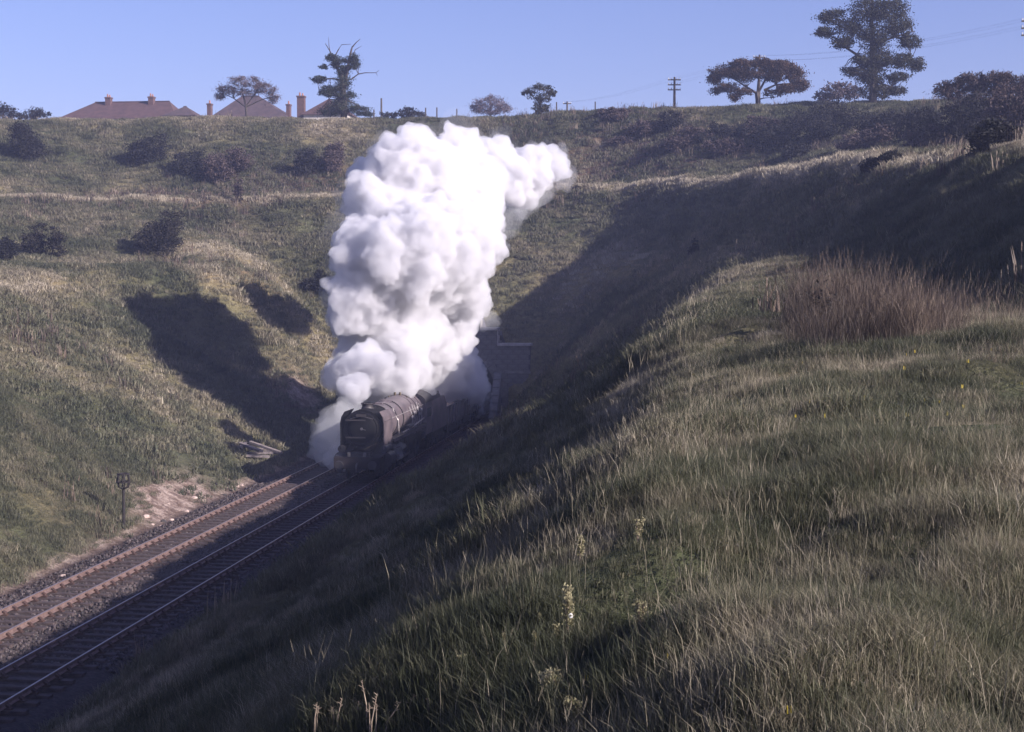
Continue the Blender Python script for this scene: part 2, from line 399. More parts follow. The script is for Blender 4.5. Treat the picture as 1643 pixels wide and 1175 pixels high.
# ------------------------------------------------------------------ railway
M = {}
M['rail'] = material('rusty_rail_steel', (.115, .072, .062), .8, (.20, .135, .12), 6, metal=.2)
M['railtop'] = material('polished_rail_head', (.35, .30, .29), .35, metal=.7)
M['sleeper'] = material('weathered_sleeper_wood', (.035, .026, .026), .9, (.09, .066, .062), 5, bump=.01)
M['chair'] = material('cast_iron_chair', (.035, .02, .018), .8, (.08, .045, .035), 9)
M['ballast'] = material('sooty_ballast', (.022, .018, .018), .95, (.07, .052, .048), 7, bump=.08, bscale=9)
M['stone'] = material('pale_stone', (.25, .2, .17), .9, (.6, .52, .46), 3, bump=.02)
def ballast():
    co, q = [], []
    yy = np.arange(-40, 150, .5)
    prof = [(-23.35, -.33), (-22.75, -.10), (-19.75, -.10), (-19.45, -.19), (-19.15, -.10), (-16.35, -.10), (-15.75, -.31)]
    px_ = np.interp(np.linspace(0, 1, 41), np.linspace(0, 1, len(prof)), [p[0] for p in prof]); pz_ = np.interp(px_, [p[0] for p in prof], [p[1] for p in prof])
    X, Y = np.meshgrid(px_, yy); Zb = np.tile(pz_, (len(yy), 1)) + .05 * fbm(X, Y, .9, 401, 2) + .02 * fbm(X, Y, .3, 402, 2)
    Zb[:, 0] = -.5; Zb[:, -1] = -.5
    co = np.stack([X, Y, Zb], -1).reshape(-1, 3); nx, ny = X.shape[1], X.shape[0]
    i, j = np.meshgrid(np.arange(nx - 1), np.arange(ny - 1)); v = (j * nx + i).ravel()
    me = raw_mesh('ballast_bed', co, np.stack([v, v + 1, v + 1 + nx, v + nx], -1), 4, True)
    o = link('ballast_bed', me, M['ballast']); tag(o, kind='structure')
ballast()
slp_mesh = MB().box(-1.3, 1.3, -.125, .125, -.11, .0, .012).mesh('sleeper'); slp_mesh.materials.append(M['sleeper'])
def track(xc, label, n_from, n_to):
    t = empty('railway_track', (xc, 0, 0), 0, label, 'railway track', 'the two running lines')
    for s in (-1, 1):
        x = s * .7525
        prof = [(-.07, .06), (-.07, .075), (-.012, .10), (-.012, .165), (-.036, .18), (-.036, .208), (.036, .208), (.036, .18), (.012, .165), (.012, .10), (.07, .075), (.07, .06)]
        b = MB()
        for k in range(-40, 150, 10): b.prism([(x + p[0], p[1]) for p in prof], 'y', k + .006, k + 10 - .006)
        r = b.build('rail', M['rail'], t)
        h = MB().prism([(x - .028, .2085), (x - .02, .2125), (x + .02, .2125), (x + .028, .2085)], 'y', -40, 150).build('rail_head', M['railtop'], r)
    ch = MB(); y = 26.0; k = 0
    while y < 149:
        o = link('sleeper', slp_mesh, None, t, (rnd.uniform(-.03, .03), y + rnd.uniform(-.02, .02), rnd.uniform(-.012, .008))); o.rotation_euler.z = rnd.uniform(-.012, .012)
        for s in (-1, 1):
            x = s * .7525
            ch.box(x - .19, x + .19, y - .09, y + .09, .0, .045)
            ch.prism([(x + .04, .045), (x + .15, .045), (x + .13, .10), (x + .045, .16)], 'y', y - .07, y + .07)
            ch.prism([(x - .04, .045), (x - .15, .045), (x - .13, .10), (x - .045, .16)], 'y', y - .07, y + .07)
            ch.box(x - .10, x - .045, y - .05, y + .05, .10, .17)
        y += .76; k += 1
    c = ch.build('rail_chairs', M['chair'], t); c['kind'] = 'stuff'
    return t
track(XL, 'rusty left hand railway track in sunlight beside the pinkish cess', 0, 0)
track(XR, 'shaded right hand railway track which carries the steam train', 0, 0)

# ------------------------------------------------------------------ tunnel portal
M['mason'] = material('sooty_brick_masonry', (.09, .082, .085), .9, (.20, .185, .18), 1.5, bump=.01, bscale=30)
M['mortar'] = material('dark_mortar', (.045, .042, .045), .95, (.085, .08, .08), 3)
M['coping'] = material('pale_stone_coping', (.26, .24, .23), .85, (.42, .38, .36), 2, bump=.008)
M['soot'] = material('soot_black_lining', (.02, .018, .018), .95, (.05, .045, .045), 2)
portal = empty('tunnel_portal', (PX, PY, 0), 0, 'dark masonry tunnel portal with stepped parapet at the end of the cutting', 'tunnel portal')
steps = [(0, 2.5, 8.2), (2.5, 3.8, 6.9), (3.8, 6.25, 5.75)]
AR = 3.6; SPR = 2.0                # arch radius, springing height
def inside(x, z): return (abs(x) < AR and z < SPR) or (math.hypot(x, z - SPR) < AR)
# backing wall around the opening, both halves
for s in (-1, 1):
    arc = [(s * AR * math.sin(t), SPR + AR * math.cos(t)) for t in np.linspace(0, math.pi / 2, 13)]
    out = [(s * 6.25, -.6), (s * 6.25, 5.6), (s * 3.8, 5.6), (s * 3.8, 6.75), (s * 2.5, 6.75), (s * 2.5, 8.05), (0, 8.05)]
    pl = [(0, SPR + AR)] + arc[1:] + [(s * AR, -.6)] + out
    MB().prism(pl, 'y', .08, .75).build('core_wall', M['mortar'], portal)
bl = {}
course = .36
k = 0; z = -.1
while z < 8.1:
    off = .4 if k % 2 else 0
    x = -6.25 + (-.4 if k % 2 else 0)
    while x < 6.25:
        a, b = max(x, -6.25), min(x + .8, 6.25)
        cx = (a + b) / 2; zt = z + course
        lim = [h for (lo, hi, h) in steps if lo <= abs(cx) < hi + 1e-6][0] - .12
        if b - a > .15 and zt <= lim + .1 and not any(inside(xx, zz) for xx in (a + .03, b - .03, cx) for zz in (z + .03, zt - .03)):
            key = (round(b - a, 1),)
            if key not in bl:
                w_ = b - a; me = MB().box(-w_ / 2 + .012, w_ / 2 - .012, 0, .12, .012, course - .012, .012).mesh('block'); me.materials.append(M['mason']); bl[key] = me
            link('block', bl[key], None, portal, (cx, -.02 + rnd.uniform(-.014, .012), z))
        x += .8
    z += course; k += 1
# arch ring voussoirs
vou = MB().prism([(-.24, AR + .02), (.24, AR + .02), (.30, AR + .62), (-.30, AR + .62)], 'y', -.05, .1).mesh('voussoir'); vou.materials.append(M['mason'])
for t in np.linspace(-math.pi / 2 + .06, math.pi / 2 - .06, 22):
    o = link('voussoir', vou, None, portal, (0, 0, SPR)); o.rotation_euler = (0, t, 0)
# copings, with step ends coloured as if sunlit
for s in (-1, 1):
    for lo, hi, h in steps:
        a, b = (s * lo, s * hi) if s > 0 else (s * hi, s * lo)
        over = .1
        MB().box(a - (over if s < 0 else 0), b + (over if s > 0 else 0), -.22, .95, h - .14, h + .06, .02).build('coping_stone', M['coping'], portal)
    for lo, h0, h1 in ((2.5, 6.96, 8.06), (3.8, 5.81, 6.76)):
        MB().box(s * lo - (.0 if s > 0 else .07), s * lo + (.07 if s > 0 else .0), -.10, .8, h0, h1).build('sunlit_end_strip', M['coping'], portal)  # pale strip paints the sunlight on the end of the step
    MB().box(s * 4.45 - .5, s * 6.3 if s > 0 else s * 4.45 + .5, -.1, .0, 3.55, 3.72).build('string_course', M['mason'], portal) if s > 0 else MB().box(-6.3, -3.95, -.1, 0, 3.55, 3.72).build('string_course', M['mason'], portal)
    x0 = s * 4.1
    # raking wing wall coming down towards the line
    MB().prism([(-.12, 3.6), (-3.4, .4), (-3.4, -.5), (-.12, -.5)], 'x', min(x0, x0 - s * .45), max(x0, x0 - s * .45)).build('wing_wall', M['mason'], portal)
    n_ = math.atan2(3.2, 3.28)
    b = MB()
    for q in range(6):
        b = MB(); b.box(x0 - s * .225 - .29, x0 - s * .225 + .29, -.36, .36, 0, .12, .015)
        me = b.mesh('wing_coping'); o = link('wing_coping', me, M['mason'], portal, (0, -.45 - q * .55, 3.3 - q * .535 - .0)); o.rotation_euler = (n_, 0, 0)
# lining
lc, lf = [], []
prof = [(AR * 1.0 * math.cos(t), SPR + AR * math.sin(t)) for t in np.linspace(0, math.pi, 21)]
prof = [(AR, -.5)] + prof + [(-AR, -.5)]
for yy in (0.7, 45):
    lc += [(p[0], yy, p[1]) for p in prof]
npf = len(prof)
for i in range(npf - 1): lf.append((i, i + 1, npf + i + 1, npf + i))
lf.append(tuple(range(npf, 2 * npf)))
me = bpy.data.meshes.new('tunnel_lining'); me.from_pydata(lc, [], lf); me.update()
link('tunnel_lining', me, M['soot'], portal)
MB().box(-AR, AR, .6, 45, -.6, -.4).build('tunnel_floor', M['soot'], portal)

# ------------------------------------------------------------------ locomotive
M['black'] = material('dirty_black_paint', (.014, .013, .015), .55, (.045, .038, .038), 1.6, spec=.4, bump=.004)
M['sidebk'] = material('sunlit_tone_cladding', (.06, .048, .055), .45, (.14, .11, .115), 1.1, spec=.4, bump=.004)  # lighter black: sunlight on the engine's side is put into the colour
M['band'] = material('boiler_band_black', (.02, .018, .02), .6)
M['pipe'] = material('grey_pipework', (.22, .20, .20), .45, (.42, .38, .37), 8, metal=.3)
M['steel'] = material('oily_steel', (.12, .11, .11), .4, (.2, .18, .18), 5, metal=.7)
M['coal'] = material('coal', (.012, .012, .013), .6, (.04, .04, .04), 6, bump=.05, bscale=8)
M['red'] = material('sooty_buffer_beam', (.010, .008, .009), .8, (.022, .014, .014), 3)
M['white'] = material('grimy_lamp_paint', (.12, .11, .10), .6, (.2, .18, .16), 6)
M['glass'] = material('dark_cab_glass', (.02, .025, .03), .12, spec=.6)
M['brass'] = material('dull_brass', (.10, .08, .05), .5, metal=.8)
Y0 = 80.8
M['front'] = material('shade_toned_smokebox_black', (.004, .004, .005), .8, (.010, .009, .010), 2, spec=.12)  # dirty black made darker still, so shade on the front is painted in
loco = empty('steam_locomotive', (XR, Y0, .2125), 0, 'black steam locomotive with smoke deflectors running under its white exhaust', 'locomotive')
def wheel(parent, x, y, r, spokes=12):
    s = 1 if x > 0 else -1
    g = MB().cyl((x - .07, y, r), (x + .07, y, r), r, n=40).cyl((x - s * .11, y, r), (x - s * .06, y, r), r + .03, n=40)
    o = g.build('tyre', M['steel'], parent)
    b = MB().cyl((x + s * .055, y, r), (x + s * .085, y, r), r * .9, n=32).build('spoke_wheel', M['black'], o)
    b = MB()
    for k in range(spokes):
        a = 2 * math.pi * k / spokes
        b.cyl((x + s * .095, y + .1 * math.cos(a), r + .1 * math.sin(a)), (x + s * .095, y + r * .86 * math.cos(a), r + r * .86 * math.sin(a)), .032, .025, n=6)
    b.cyl((x + s * .06, y, r), (x + s * .15, y, r), .13, n=14)
    return o
def wheel2(parent, x, y, r, spokes=12):
    s = 1 if x > 0 else -1
    wo_ = MB()
    seg = 40
    # tyre ring
    for rr, w0, w1 in ((r, -.07, .07),):
        vs = []
        for k in range(seg):
            a = 2 * math.pi * k / seg
            for q, xx in ((rr, x + w0), (rr, x + w1), (rr * .88, x + w1), (rr * .88, x + w0)):
                vs.append((xx, y + q * math.cos(a), r + q * math.sin(a)))
        fs = []
        for k in range(seg):
            n = (k + 1) % seg
            for q in range(4): fs.append((4 * k + q, 4 * k + (q + 1) % 4, 4 * n + (q + 1) % 4, 4 * n + q))
        wo_.poly(vs, fs)
    for k in range(spokes):
        a = 2 * math.pi * (k + .5) / spokes
        wo_.cyl((x, y + .08 * math.cos(a), r + .08 * math.sin(a)), (x, y + r * .9 * math.cos(a), r + r * .9 * math.sin(a)), .04, .03, n=6)
    wo_.cyl((x - .09, y, r), (x + s * .13, y, r), .14, n=16)
    return wo_.build('wheel', M['black'], parent)
RZ = 2.62                          # boiler centre line (above rail)
# smokebox, boiler courses
MB().cyl((0, 1.25, RZ), (0, 4.1, RZ), .99, n=48).build('smokebox', M['front'], loco, True)
MB().cyl((0, 4.1, RZ), (0, 7.3, RZ + .02), .97, .99, n=48).cyl((0, 7.3, RZ + .02), (0, 10.3, RZ + .04), .99, 1.04, n=48).build('boiler', M['sidebk'], loco, True)
for yb in (4.12, 5.6, 7.3, 10.25):
    rr = .985 + .055 * max(0, (yb - 4.1) / 6.2)
    MB().cyl((0, yb - .035, RZ + .02), (0, yb + .035, RZ + .02), rr + .022, n=48).build('boiler_band', M['band'], loco, True)
fbp = []
for t in np.linspace(-.15, math.pi + .15, 25): fbp.append((1.08 * math.cos(t), RZ + .04 + 1.04 * math.sin(t)))
fbp = [(1.02, 1.5)] + fbp + [(-1.02, 1.5)]
MB().prism(fbp, 'y', 10.3, 12.9).build('firebox', M['sidebk'], loco, True)
for yb in (11.1, 12.2):
    MB().prism([(p[0] * 1.018, RZ + (p[1] - RZ) * 1.018) for p in fbp], 'y', yb, yb + .06).build('boiler_band', M['band'], loco)
for s in (-1, 1):
    for q in range(3):
        MB().cyl((s * .5, 10.8 + .7 * q, 3.50), (s * .53, 10.8 + .7 * q, 3.62), .06, n=10).build('washout_plug', M['brass'], loco)
# smokebox door
d = MB(); d.cyl((0, 1.18, RZ), (0, 1.26, RZ), .80, .86, n=40).sphere((0, 1.2, RZ), .74, 1, .24, 1, 28)
door = d.build('smokebox_door', M['front'], loco, True)
MB().cyl((0, .98, RZ), (0, 1.04, RZ), .07, n=12).cyl((0, 1.0, RZ), (.22, 1.0, RZ - .06), .015, n=6).build('door_dart', M['steel'], door)
for zz in (-.45, .45): MB().box(-.85, .2, 1.0, 1.03, RZ + zz - .035, RZ + zz + .035).build('hinge_strap', M['black'], door)
MB().tube([(-.6, 1.02, RZ + .52), (0, .98, RZ + .66), (.6, 1.02, RZ + .52)], [.018] * 3).build('handrail', M['steel'], loco)
MB().box(-.26, .26, .94, .965, RZ + .70 - .07, RZ + .70 + .07, .005).build('number_plate', M['black'], loco)
# chimney, dome, safety valves, whistle
ch_ = MB(); prf = [(.36, 3.50), (.31, 3.60), (.28, 3.68), (.29, 3.78), (.34, 3.80), (.35, 3.86), (.29, 3.87)]
for (r0, z0), (r1, z1) in zip(prf[:-1], prf[1:]): ch_.cyl((0, 2.5, z0), (0, 2.5, z1), r0, r1, n=28, caps=False)
ch_.cyl((0, 2.5, 3.45), (0, 2.5, 3.80), .22, n=20)
ch_.build('chimney', M['black'], loco, True)
MB().sphere((0, 7.0, 3.50), .42, 1, 1.25, .62, 24).build('dome', M['sidebk'], loco, True)
MB().box(-.22, .22, 5.3, 5.9, 3.53, 3.66, .03).build('top_feed', M['sidebk'], loco)
for s in (-1, 1):
    MB().cyl((s * .15, 10.7, 3.6), (s * .15, 10.7, 3.86), .08, .06, n=12).build('safety_valve', M['brass'], loco)
    MB().tube([(s * .25, 5.6, 3.58), (s * .75, 5.6, 3.30), (s * 1.02, 5.6, 2.7), (s * 1.08, 5.7, 1.75)], [.045] * 4, 8).build('feed_pipe', M['pipe'], loco)
# smoke deflectors, leaning in at the top
for s in (-1, 1):
    p = [(s * 1.15, 1.55), (s * 1.16, 2.9), (s * 1.10, 3.22), (s * .93, 3.50)]
    inn = [(a - s * .03, b) for a, b in p][::-1]
    dfl = MB().prism(p + inn, 'y', 1.15, 3.35).build('smoke_deflector', M['sidebk'] if s > 0 else M['front'], loco)  # right plate in the sunlit tone, left plate in the shade tone
    MB().tube([(s * 1.19, 1.3, 3.0), (s * 1.20, 3.2, 3.0)], [.015] * 2).build('handrail', M['steel'], dfl)
    # running plate high along the boiler, dropping to the front
    MB().box(min(s * .85, s * 1.28), max(s * .85, s * 1.28), 3.3, 12.9, 1.86, 1.90).build('running_plate', M['black'], loco)
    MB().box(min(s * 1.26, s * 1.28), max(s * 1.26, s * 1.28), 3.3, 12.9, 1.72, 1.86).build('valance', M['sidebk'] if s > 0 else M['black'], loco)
    MB().prism([(3.3, 1.9), (3.3, 1.86), (1.1, 1.30), (.1, 1.26), (.1, 1.30), (1.05, 1.35)], 'x', s * .55 if s > 0 else -1.22, 1.22 if s > 0 else -.55).build('front_footplate', M['black'], loco)
    MB().cyl((s * 1.12, 1.35, .98), (s * 1.12, 2.65, .98), .40, n=28).cyl((s * 1.12, 1.3, .98), (s * 1.12, 1.36, .98), .43, n=28).build('cylinder', M['black'], loco, True)
    MB().cyl((s * 1.10, 1.2, 1.55), (s * 1.10, 2.8, 1.55), .20, n=20).build('piston_valve', M['black'], loco, True)
    MB().tube([(s * .75, 2.5, 2.1), (s * .98, 2.5, 1.9), (s * 1.1, 2.3, 1.6)], [.16] * 3, 12).build('steam_pipe', M['black'], loco, True)
    MB().tube([(s * 1.03, 3.6, 2.95), (s * 1.06, 8, 2.97), (s * 1.12, 12.8, 3.0)], [.018] * 3).build('handrail', M['pipe'], loco)
    # pipework and fittings round the firebox side
    for q in range(5):
        yq = 9.2 + q * .72
        MB().tube([(s * 1.10, yq, 1.9), (s * (1.16), yq + .05, 2.35), (s * 1.14, yq - .12, 2.75), (s * .98, yq - .1, 3.15 + .1 * (q % 2))], [.035, .045, .03, .03], 7).build('boiler_pipe', M['pipe'], loco)
        MB().sphere((s * 1.15, yq, 2.55 + .2 * (q % 3)), .09, 1, 1.2, 1.3, 10).build('valve', M['pipe'], loco)
    MB().tube([(s * 1.2, 6.2, 1.98), (s * 1.22, 9, 2.05), (s * 1.2, 12.6, 2.22)], [.04, .04, .04], 7).build('reach_rod', M['pipe'], loco)
    MB().cyl((s * 1.08, 7.8, 2.06), (s * 1.08, 9.3, 2.06), .17, n=16).build('air_reservoir', M['black'], loco, True)
    # buffers
    bf = MB().cyl((s * .87, -.05, .88), (s * .87, -.38, .88), .10, n=16).build('buffer', M['black'], loco, True)
    MB().cyl((s * .87, -.38, .88), (s * .87, -.44, .88), .24, .22, n=24).build('buffer_head', M['black'], bf, True)
    MB().box(min(s * .98, s * 1.16), max(s * .98, s * 1.16), .2, 1.0, .30, .34).box(min(s * .98, s * 1.16), max(s * .98, s * 1.16), .9, 1.0, .30, 1.3).build('footstep', M['black'], loco)
MB().box(-1.22, 1.22, -.05, .1, .66, 1.26, .01).build('buffer_beam', M['red'], loco)
MB().box(-.62, -.56, .1, 15, .45, 1.5).box(.56, .62, .1, 15, .45, 1.5).box(-.6, .6, .1, 1.6, 1.1, 1.4).build('frames', M['black'], loco)
MB().tube([(0, -.05, .95), (0, -.22, .92), (0, -.3, .75), (0, -.26, .5)], [.04] * 4).build('coupling_hook', M['steel'], loco)
for s in (-.45, .35):
    lm = MB().box(s - .07, s + .07, .0, .14, 1.28, 1.50, .01).cyl((s, -.02, 1.40), (s, 0, 1.40), .055, n=14).build('head_lamp', M['white'], loco)
# wheels and motion
for yb in (1.3, 3.3):
    for s in (-1, 1): wheel2(loco, s * .75, yb, .455, 10)
for yb in (5.3, 7.2, 9.1):
    for s in (-1, 1): wheel2(loco, s * .75, yb, .86, 18)
for s in (-1, 1): wheel2(loco, s * .75, 12.4, .5, 10)
for s in (-1, 1):
    MB().box(s * 1.0 - .03, s * 1.0 + .03, 5.2, 9.2, .50, .62, .01).build('coupling_rod', M['steel'], loco)
    MB().cyl((s * 1.08, 2.65, .98), (s * 1.08, 4.0, .98), .05, n=10).build('piston_rod', M['steel'], loco)
    MB().prism([(3.9, .93), (3.9, 1.03), (7.25, .64), (7.25, .50)], 'x', s * 1.05 - .03, s * 1.05 + .03).build('connecting_rod', M['steel'], loco)
    MB().tube([(s * 1.12, 7.2, .55), (s * 1.15, 5.9, 1.25), (s * 1.12, 4.6, 1.3), (s * 1.1, 3.0, 1.55)], [.035] * 4).build('valve_gear', M['steel'], loco)
    MB().box(s * 1.1 - .04, s * 1.1 + .04, 3.7, 4.3, .82, 1.14).build('crosshead', M['steel'], loco)
# cab
cabp = [(1.27, 1.35), (1.29, 2.75), (1.22, 3.12)] + [(1.22 * math.cos(t), 3.12 + .62 * math.sin(t)) for t in np.linspace(.2, math.pi - .2, 15)] + [(-1.22, 3.12), (-1.29, 2.75), (-1.27, 1.35)]
MB().prism(cabp, 'y', 12.9, 12.96).build('cab_front', M['sidebk'], loco)
for s in (-1, 1):
    pf = [(s * 1.27, 1.2), (s * 1.29, 2.75), (s * 1.22, 3.12), (s * 1.18, 3.12), (s * 1.25, 2.75), (s * 1.23, 1.2)]
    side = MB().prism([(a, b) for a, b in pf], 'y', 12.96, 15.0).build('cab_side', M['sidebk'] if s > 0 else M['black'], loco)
    MB().box(min(s * 1.286, s * 1.30), max(s * 1.286, s * 1.30), 13.25, 13.85, 2.2, 2.75).build('cab_window', M['glass'], side)
    MB().box(min(s * 1.286, s * 1.30), max(s * 1.286, s * 1.30), 13.95, 14.5, 2.2, 2.75).build('cab_window', M['glass'], side)
    MB().box(s * .62 - .25, s * .62 + .25, 12.88, 12.9, 3.25, 3.42).build('spectacle_window', M['glass'], loco)
roofp = [(1.30 * math.cos(t), 3.10 + .66 * math.sin(t)) for t in np.linspace(0, math.pi, 21)]
roofi = [(1.26 * math.cos(t), 3.08 + .63 * math.sin(t)) for t in np.linspace(0, math.pi, 21)][::-1]
MB().prism(roofp + roofi, 'y', 12.8, 15.35).build('cab_roof', M['black'], loco, True)
MB().box(-.35, .35, 13.5, 14.4, 3.73, 3.80, .02).build('roof_vent', M['black'], loco)
MB().box(-1.2, 1.2, 12.9, 15.3, 1.35, 1.42).build('cab_floor', M['black'], loco)

tender = empty('coal_tender', (XR, Y0 + 15.5, .2125), 0, 'high sided black coal tender coupled behind the locomotive cab', 'tender')
tp = [(1.28, 1.15), (1.28, 2.55), (1.12, 3.02), (-1.12, 3.02), (-1.28, 2.55), (-1.28, 1.15)]
MB().prism(tp, 'y', 0.1, 4.9).build('tank_body', M['sidebk'], tender)
for s in (-1, 1):
    MB().prism([(s * 1.12, 3.02), (s * 1.09, 3.02), (s * 1.0, 3.22), (s * 1.03, 3.22)], 'y', .2, 3.6).build('coal_rail', M['black'], tender)
    for yb in (.8, 2.5, 4.2): wheel2(tender, s * .75, yb, .5, 10)
    MB().box(s * 1.06 - .03, s * 1.06 + .03, .2, 4.8, .6, 1.15).build('side_frame', M['black'], tender)
    for yb in (.8, 2.5, 4.2): MB().box(s * 1.12 - .06, s * 1.12 + .06, yb - .14, yb + .14, .42, .72, .02).build('axle_box', M['black'], tender)
    MB().cyl((s * .87, 4.9, .88), (s * .87, 5.25, .88), .10, n=14).cyl((s * .87, 5.25, .88), (s * .87, 5.3, .88), .22, n=20).build('buffer', M['black'], tender)
MB().box(-1.25, 1.25, .05, 4.95, 1.05, 1.15).build('tender_footplate', M['black'], tender)
MB().box(-.9, .9, 4.1, 4.2, 3.02, 3.35).box(-.25, .25, 4.4, 4.7, 3.02, 3.14, .02).build('filler_dome', M['black'], tender)
def lump(nm, x0, x1, y0, y1, z, h, mat, parent, seed, n=40, rough=.07):
    X, Y = np.meshgrid(np.linspace(x0, x1, 14), np.linspace(y0, y1, n))
    e = np.minimum(np.minimum(X - x0, x1 - X), np.minimum(Y - y0, y1 - Y))
    Zc = z + h * np.clip(e / .5, 0, 1) ** .7 + rough * fbm(X, Y, .6, seed, 3) * 2 * np.clip(e / .3, 0, 1)
    v = (np.arange(n - 1)[:, None] * 14 + np.arange(13)[None, :]).ravel()
    me = raw_mesh(nm, np.stack([X, Y, Zc], -1).reshape(-1, 3), np.stack([v, v + 1, v + 15, v + 14], -1), 4)
    return link(nm, me, mat, parent)
cl = lump('coal_heap', -1.05, 1.05, .2, 4.0, 3.03, .32, M['coal'], tender, 5); tag(cl, kind='stuff')

M['wagon'] = material('grimy_grey_wagon_steel', (.05, .046, .05), .8, (.12, .10, .10), 2, bump=.005)
M['load'] = material('pale_sandy_ballast_load', (.42, .31, .22), .95, (.62, .50, .38), 4, bump=.05, bscale=9)
def wagon(y, label):
    g = empty('open_wagon', (XR, y, .2125), 0, label, 'railway wagon', 'open wagons behind the tender')
    L = 5.5
    MB().box(-1.2, 1.2, 0, L, .95, 1.10).build('underframe', M['black'], g)
    for s in (-1, 1):
        sd_ = MB().box(min(s * 1.2, s * 1.16), max(s * 1.2, s * 1.16), 0, L, 1.10, 2.18).build('side_panel', M['wagon'], g)
        for yb in np.linspace(.05, L - .05, 7):
            MB().box(min(s * 1.2, s * 1.27), max(s * 1.2, s * 1.27), yb - .04, yb + .04, 1.0, 2.2).build('stanchion', M['wagon'], sd_)
        MB().box(min(s * 1.16, s * 1.24), max(s * 1.16, s * 1.24), -.02, L + .02, 2.18, 2.24).build('top_rail', M['wagon'], sd_)
        MB().box(min(s * 1.0, s * 1.06), max(s * 1.0, s * 1.06), 1.0, L - 1.0, .5, .95).build('sole_bar', M['black'], g)
        for yb in (1.25, L - 1.25): wheel2(g, s * .75, yb, .46, 8)
        for yb in (-.45, L + .1):
            MB().cyl((s * .87, yb, .88), (s * .87, yb + .35, .88), .12, n=12).build('buffer', M['black'], g)
    for yb in (0, L - .04): MB().box(-1.16, 1.16, yb, yb + .04, 1.10, 2.18).build('end_panel', M['wagon'], g)
    ld = lump('load', -1.14, 1.14, .06, L - .06, 1.78, .42, M['load'], g, int(y)); tag(ld, kind='stuff')
    return g
w1 = wagon(Y0 + 21.2, 'open wagon of pale sandy ballast coupled directly behind the tender')
for yy, lb in ((Y0 + 27.6, 'open wagon in the middle of the rake, between tender and tunnel'), (Y0 + 34.0, 'open wagon just coming out of the tunnel portal')):
    g = copy_tree(w1); g.location.y = yy; g['label'] = lb

# ------------------------------------------------------------------ lineside things
M['iron'] = material('dark_rusty_iron', (.015, .013, .013), .7, (.035, .028, .026), 9)
h = hit(199, 850)
post = empty('lineside_post', h, 0, 'thin black lineside post with an open ring cage on top, beside the left track', 'post')
hp = 88 / FPX * h.y
MB().cyl((0, 0, -.2), (0, 0, hp - .55), .075, .06, n=8).build('pole', M['iron'], post)
b = MB()
rc = .28
for k in range(14):
    a0, a1 = 2 * math.pi * k / 14, 2 * math.pi * (k + 1) / 14
    for zz, rr in ((hp - .22, rc), (hp + .12, rc * .85)): b.cyl((rr * math.cos(a0), rr * math.sin(a0), zz), (rr * math.cos(a1), rr * math.sin(a1), zz), .034, n=5)
for k in range(6):
    a = 2 * math.pi * k / 6
    b.tube([(0, 0, hp - .55), (rc * .8 * math.cos(a), rc * .8 * math.sin(a), hp - .42), (rc * math.cos(a), rc * math.sin(a), hp - .22), (rc * .85 * math.cos(a), rc * .85 * math.sin(a), hp + .12)], [.034] * 4, 5)
cg = b.build('ring_cage', M['iron'], post)
M['timber'] = material('grey_old_timber', (.10, .085, .08), .9, (.24, .20, .19), 5)
h = hit(395, 737)
tim = empty('timber_stack', h, 0, 'collapsed stack of grey old sleepers lying on the bank beside the left track', 'timber stack')
for k, (dx, dy, dz, rz, ry, L) in enumerate([(0, 0, .15, .2, .05, 2.6), (.3, .9, .2, .15, -.03, 2.5), (-.2, 1.7, .35, .1, .04, 2.6), (.0, .8, .55, -.75, .12, 2.4), (-.7, .6, .4, 1.35, -.25, 2.3), (.8, 1.2, .5, -.3, .25, 2.2)]):
    o = MB().box(-L / 2, L / 2, -.13, .13, -.07, .07, .015).build('sleeper', M['timber'], tim, loc=(dx, dy, dz)); o.rotation_euler = (0, ry, rz)

# scattered lumps along the cess
def rock_mesh(seed):
    bm = bmesh.new(); bmesh.ops.create_icosphere(bm, subdivisions=1, radius=1.0)
    q = random.Random(seed)
    for v in bm.verts: v.co *= q.uniform(.65, 1.2)
    me = bpy.data.meshes.new('rock'); bm.to_mesh(me); bm.free(); return me
rocks = [rock_mesh(s) for s in range(5)]
M['rock'] = material('pinkish_pale_rubble', (.30, .21, .18), .9, (.58, .46, .40), 1.5, coord='Object')
M['rockd'] = material('dark_clinker_lump', (.03, .026, .026), .9, (.07, .06, .06), 2)
for r_ in rocks[:3]: r_.materials.append(M['rock'])
for r_ in rocks[3:]: r_.materials.append(M['rockd'])
spots = [((203, 905), .16, 0), ((222, 893), .10, 0), ((100, 925), .14, 0), ((125, 918), .10, 1), ((262, 838), .20, 3), ((258, 845), .12, 0), ((233, 830), .20, 1), ((330, 812), .15, 4), ((343, 808), .15, 3), ((373, 787), .14, 0), ((380, 781), .2, 1), ((360, 795), .15, 4), ((275, 835), .15, 2), ((300, 821), .13, 0), ((209, 863), .17, 3), ((370, 781), .18, 2), ((388, 779), .12, 0), ((347, 777), .15, 3), ((312, 800), .2, 0), ((245, 842), .13, 2)]
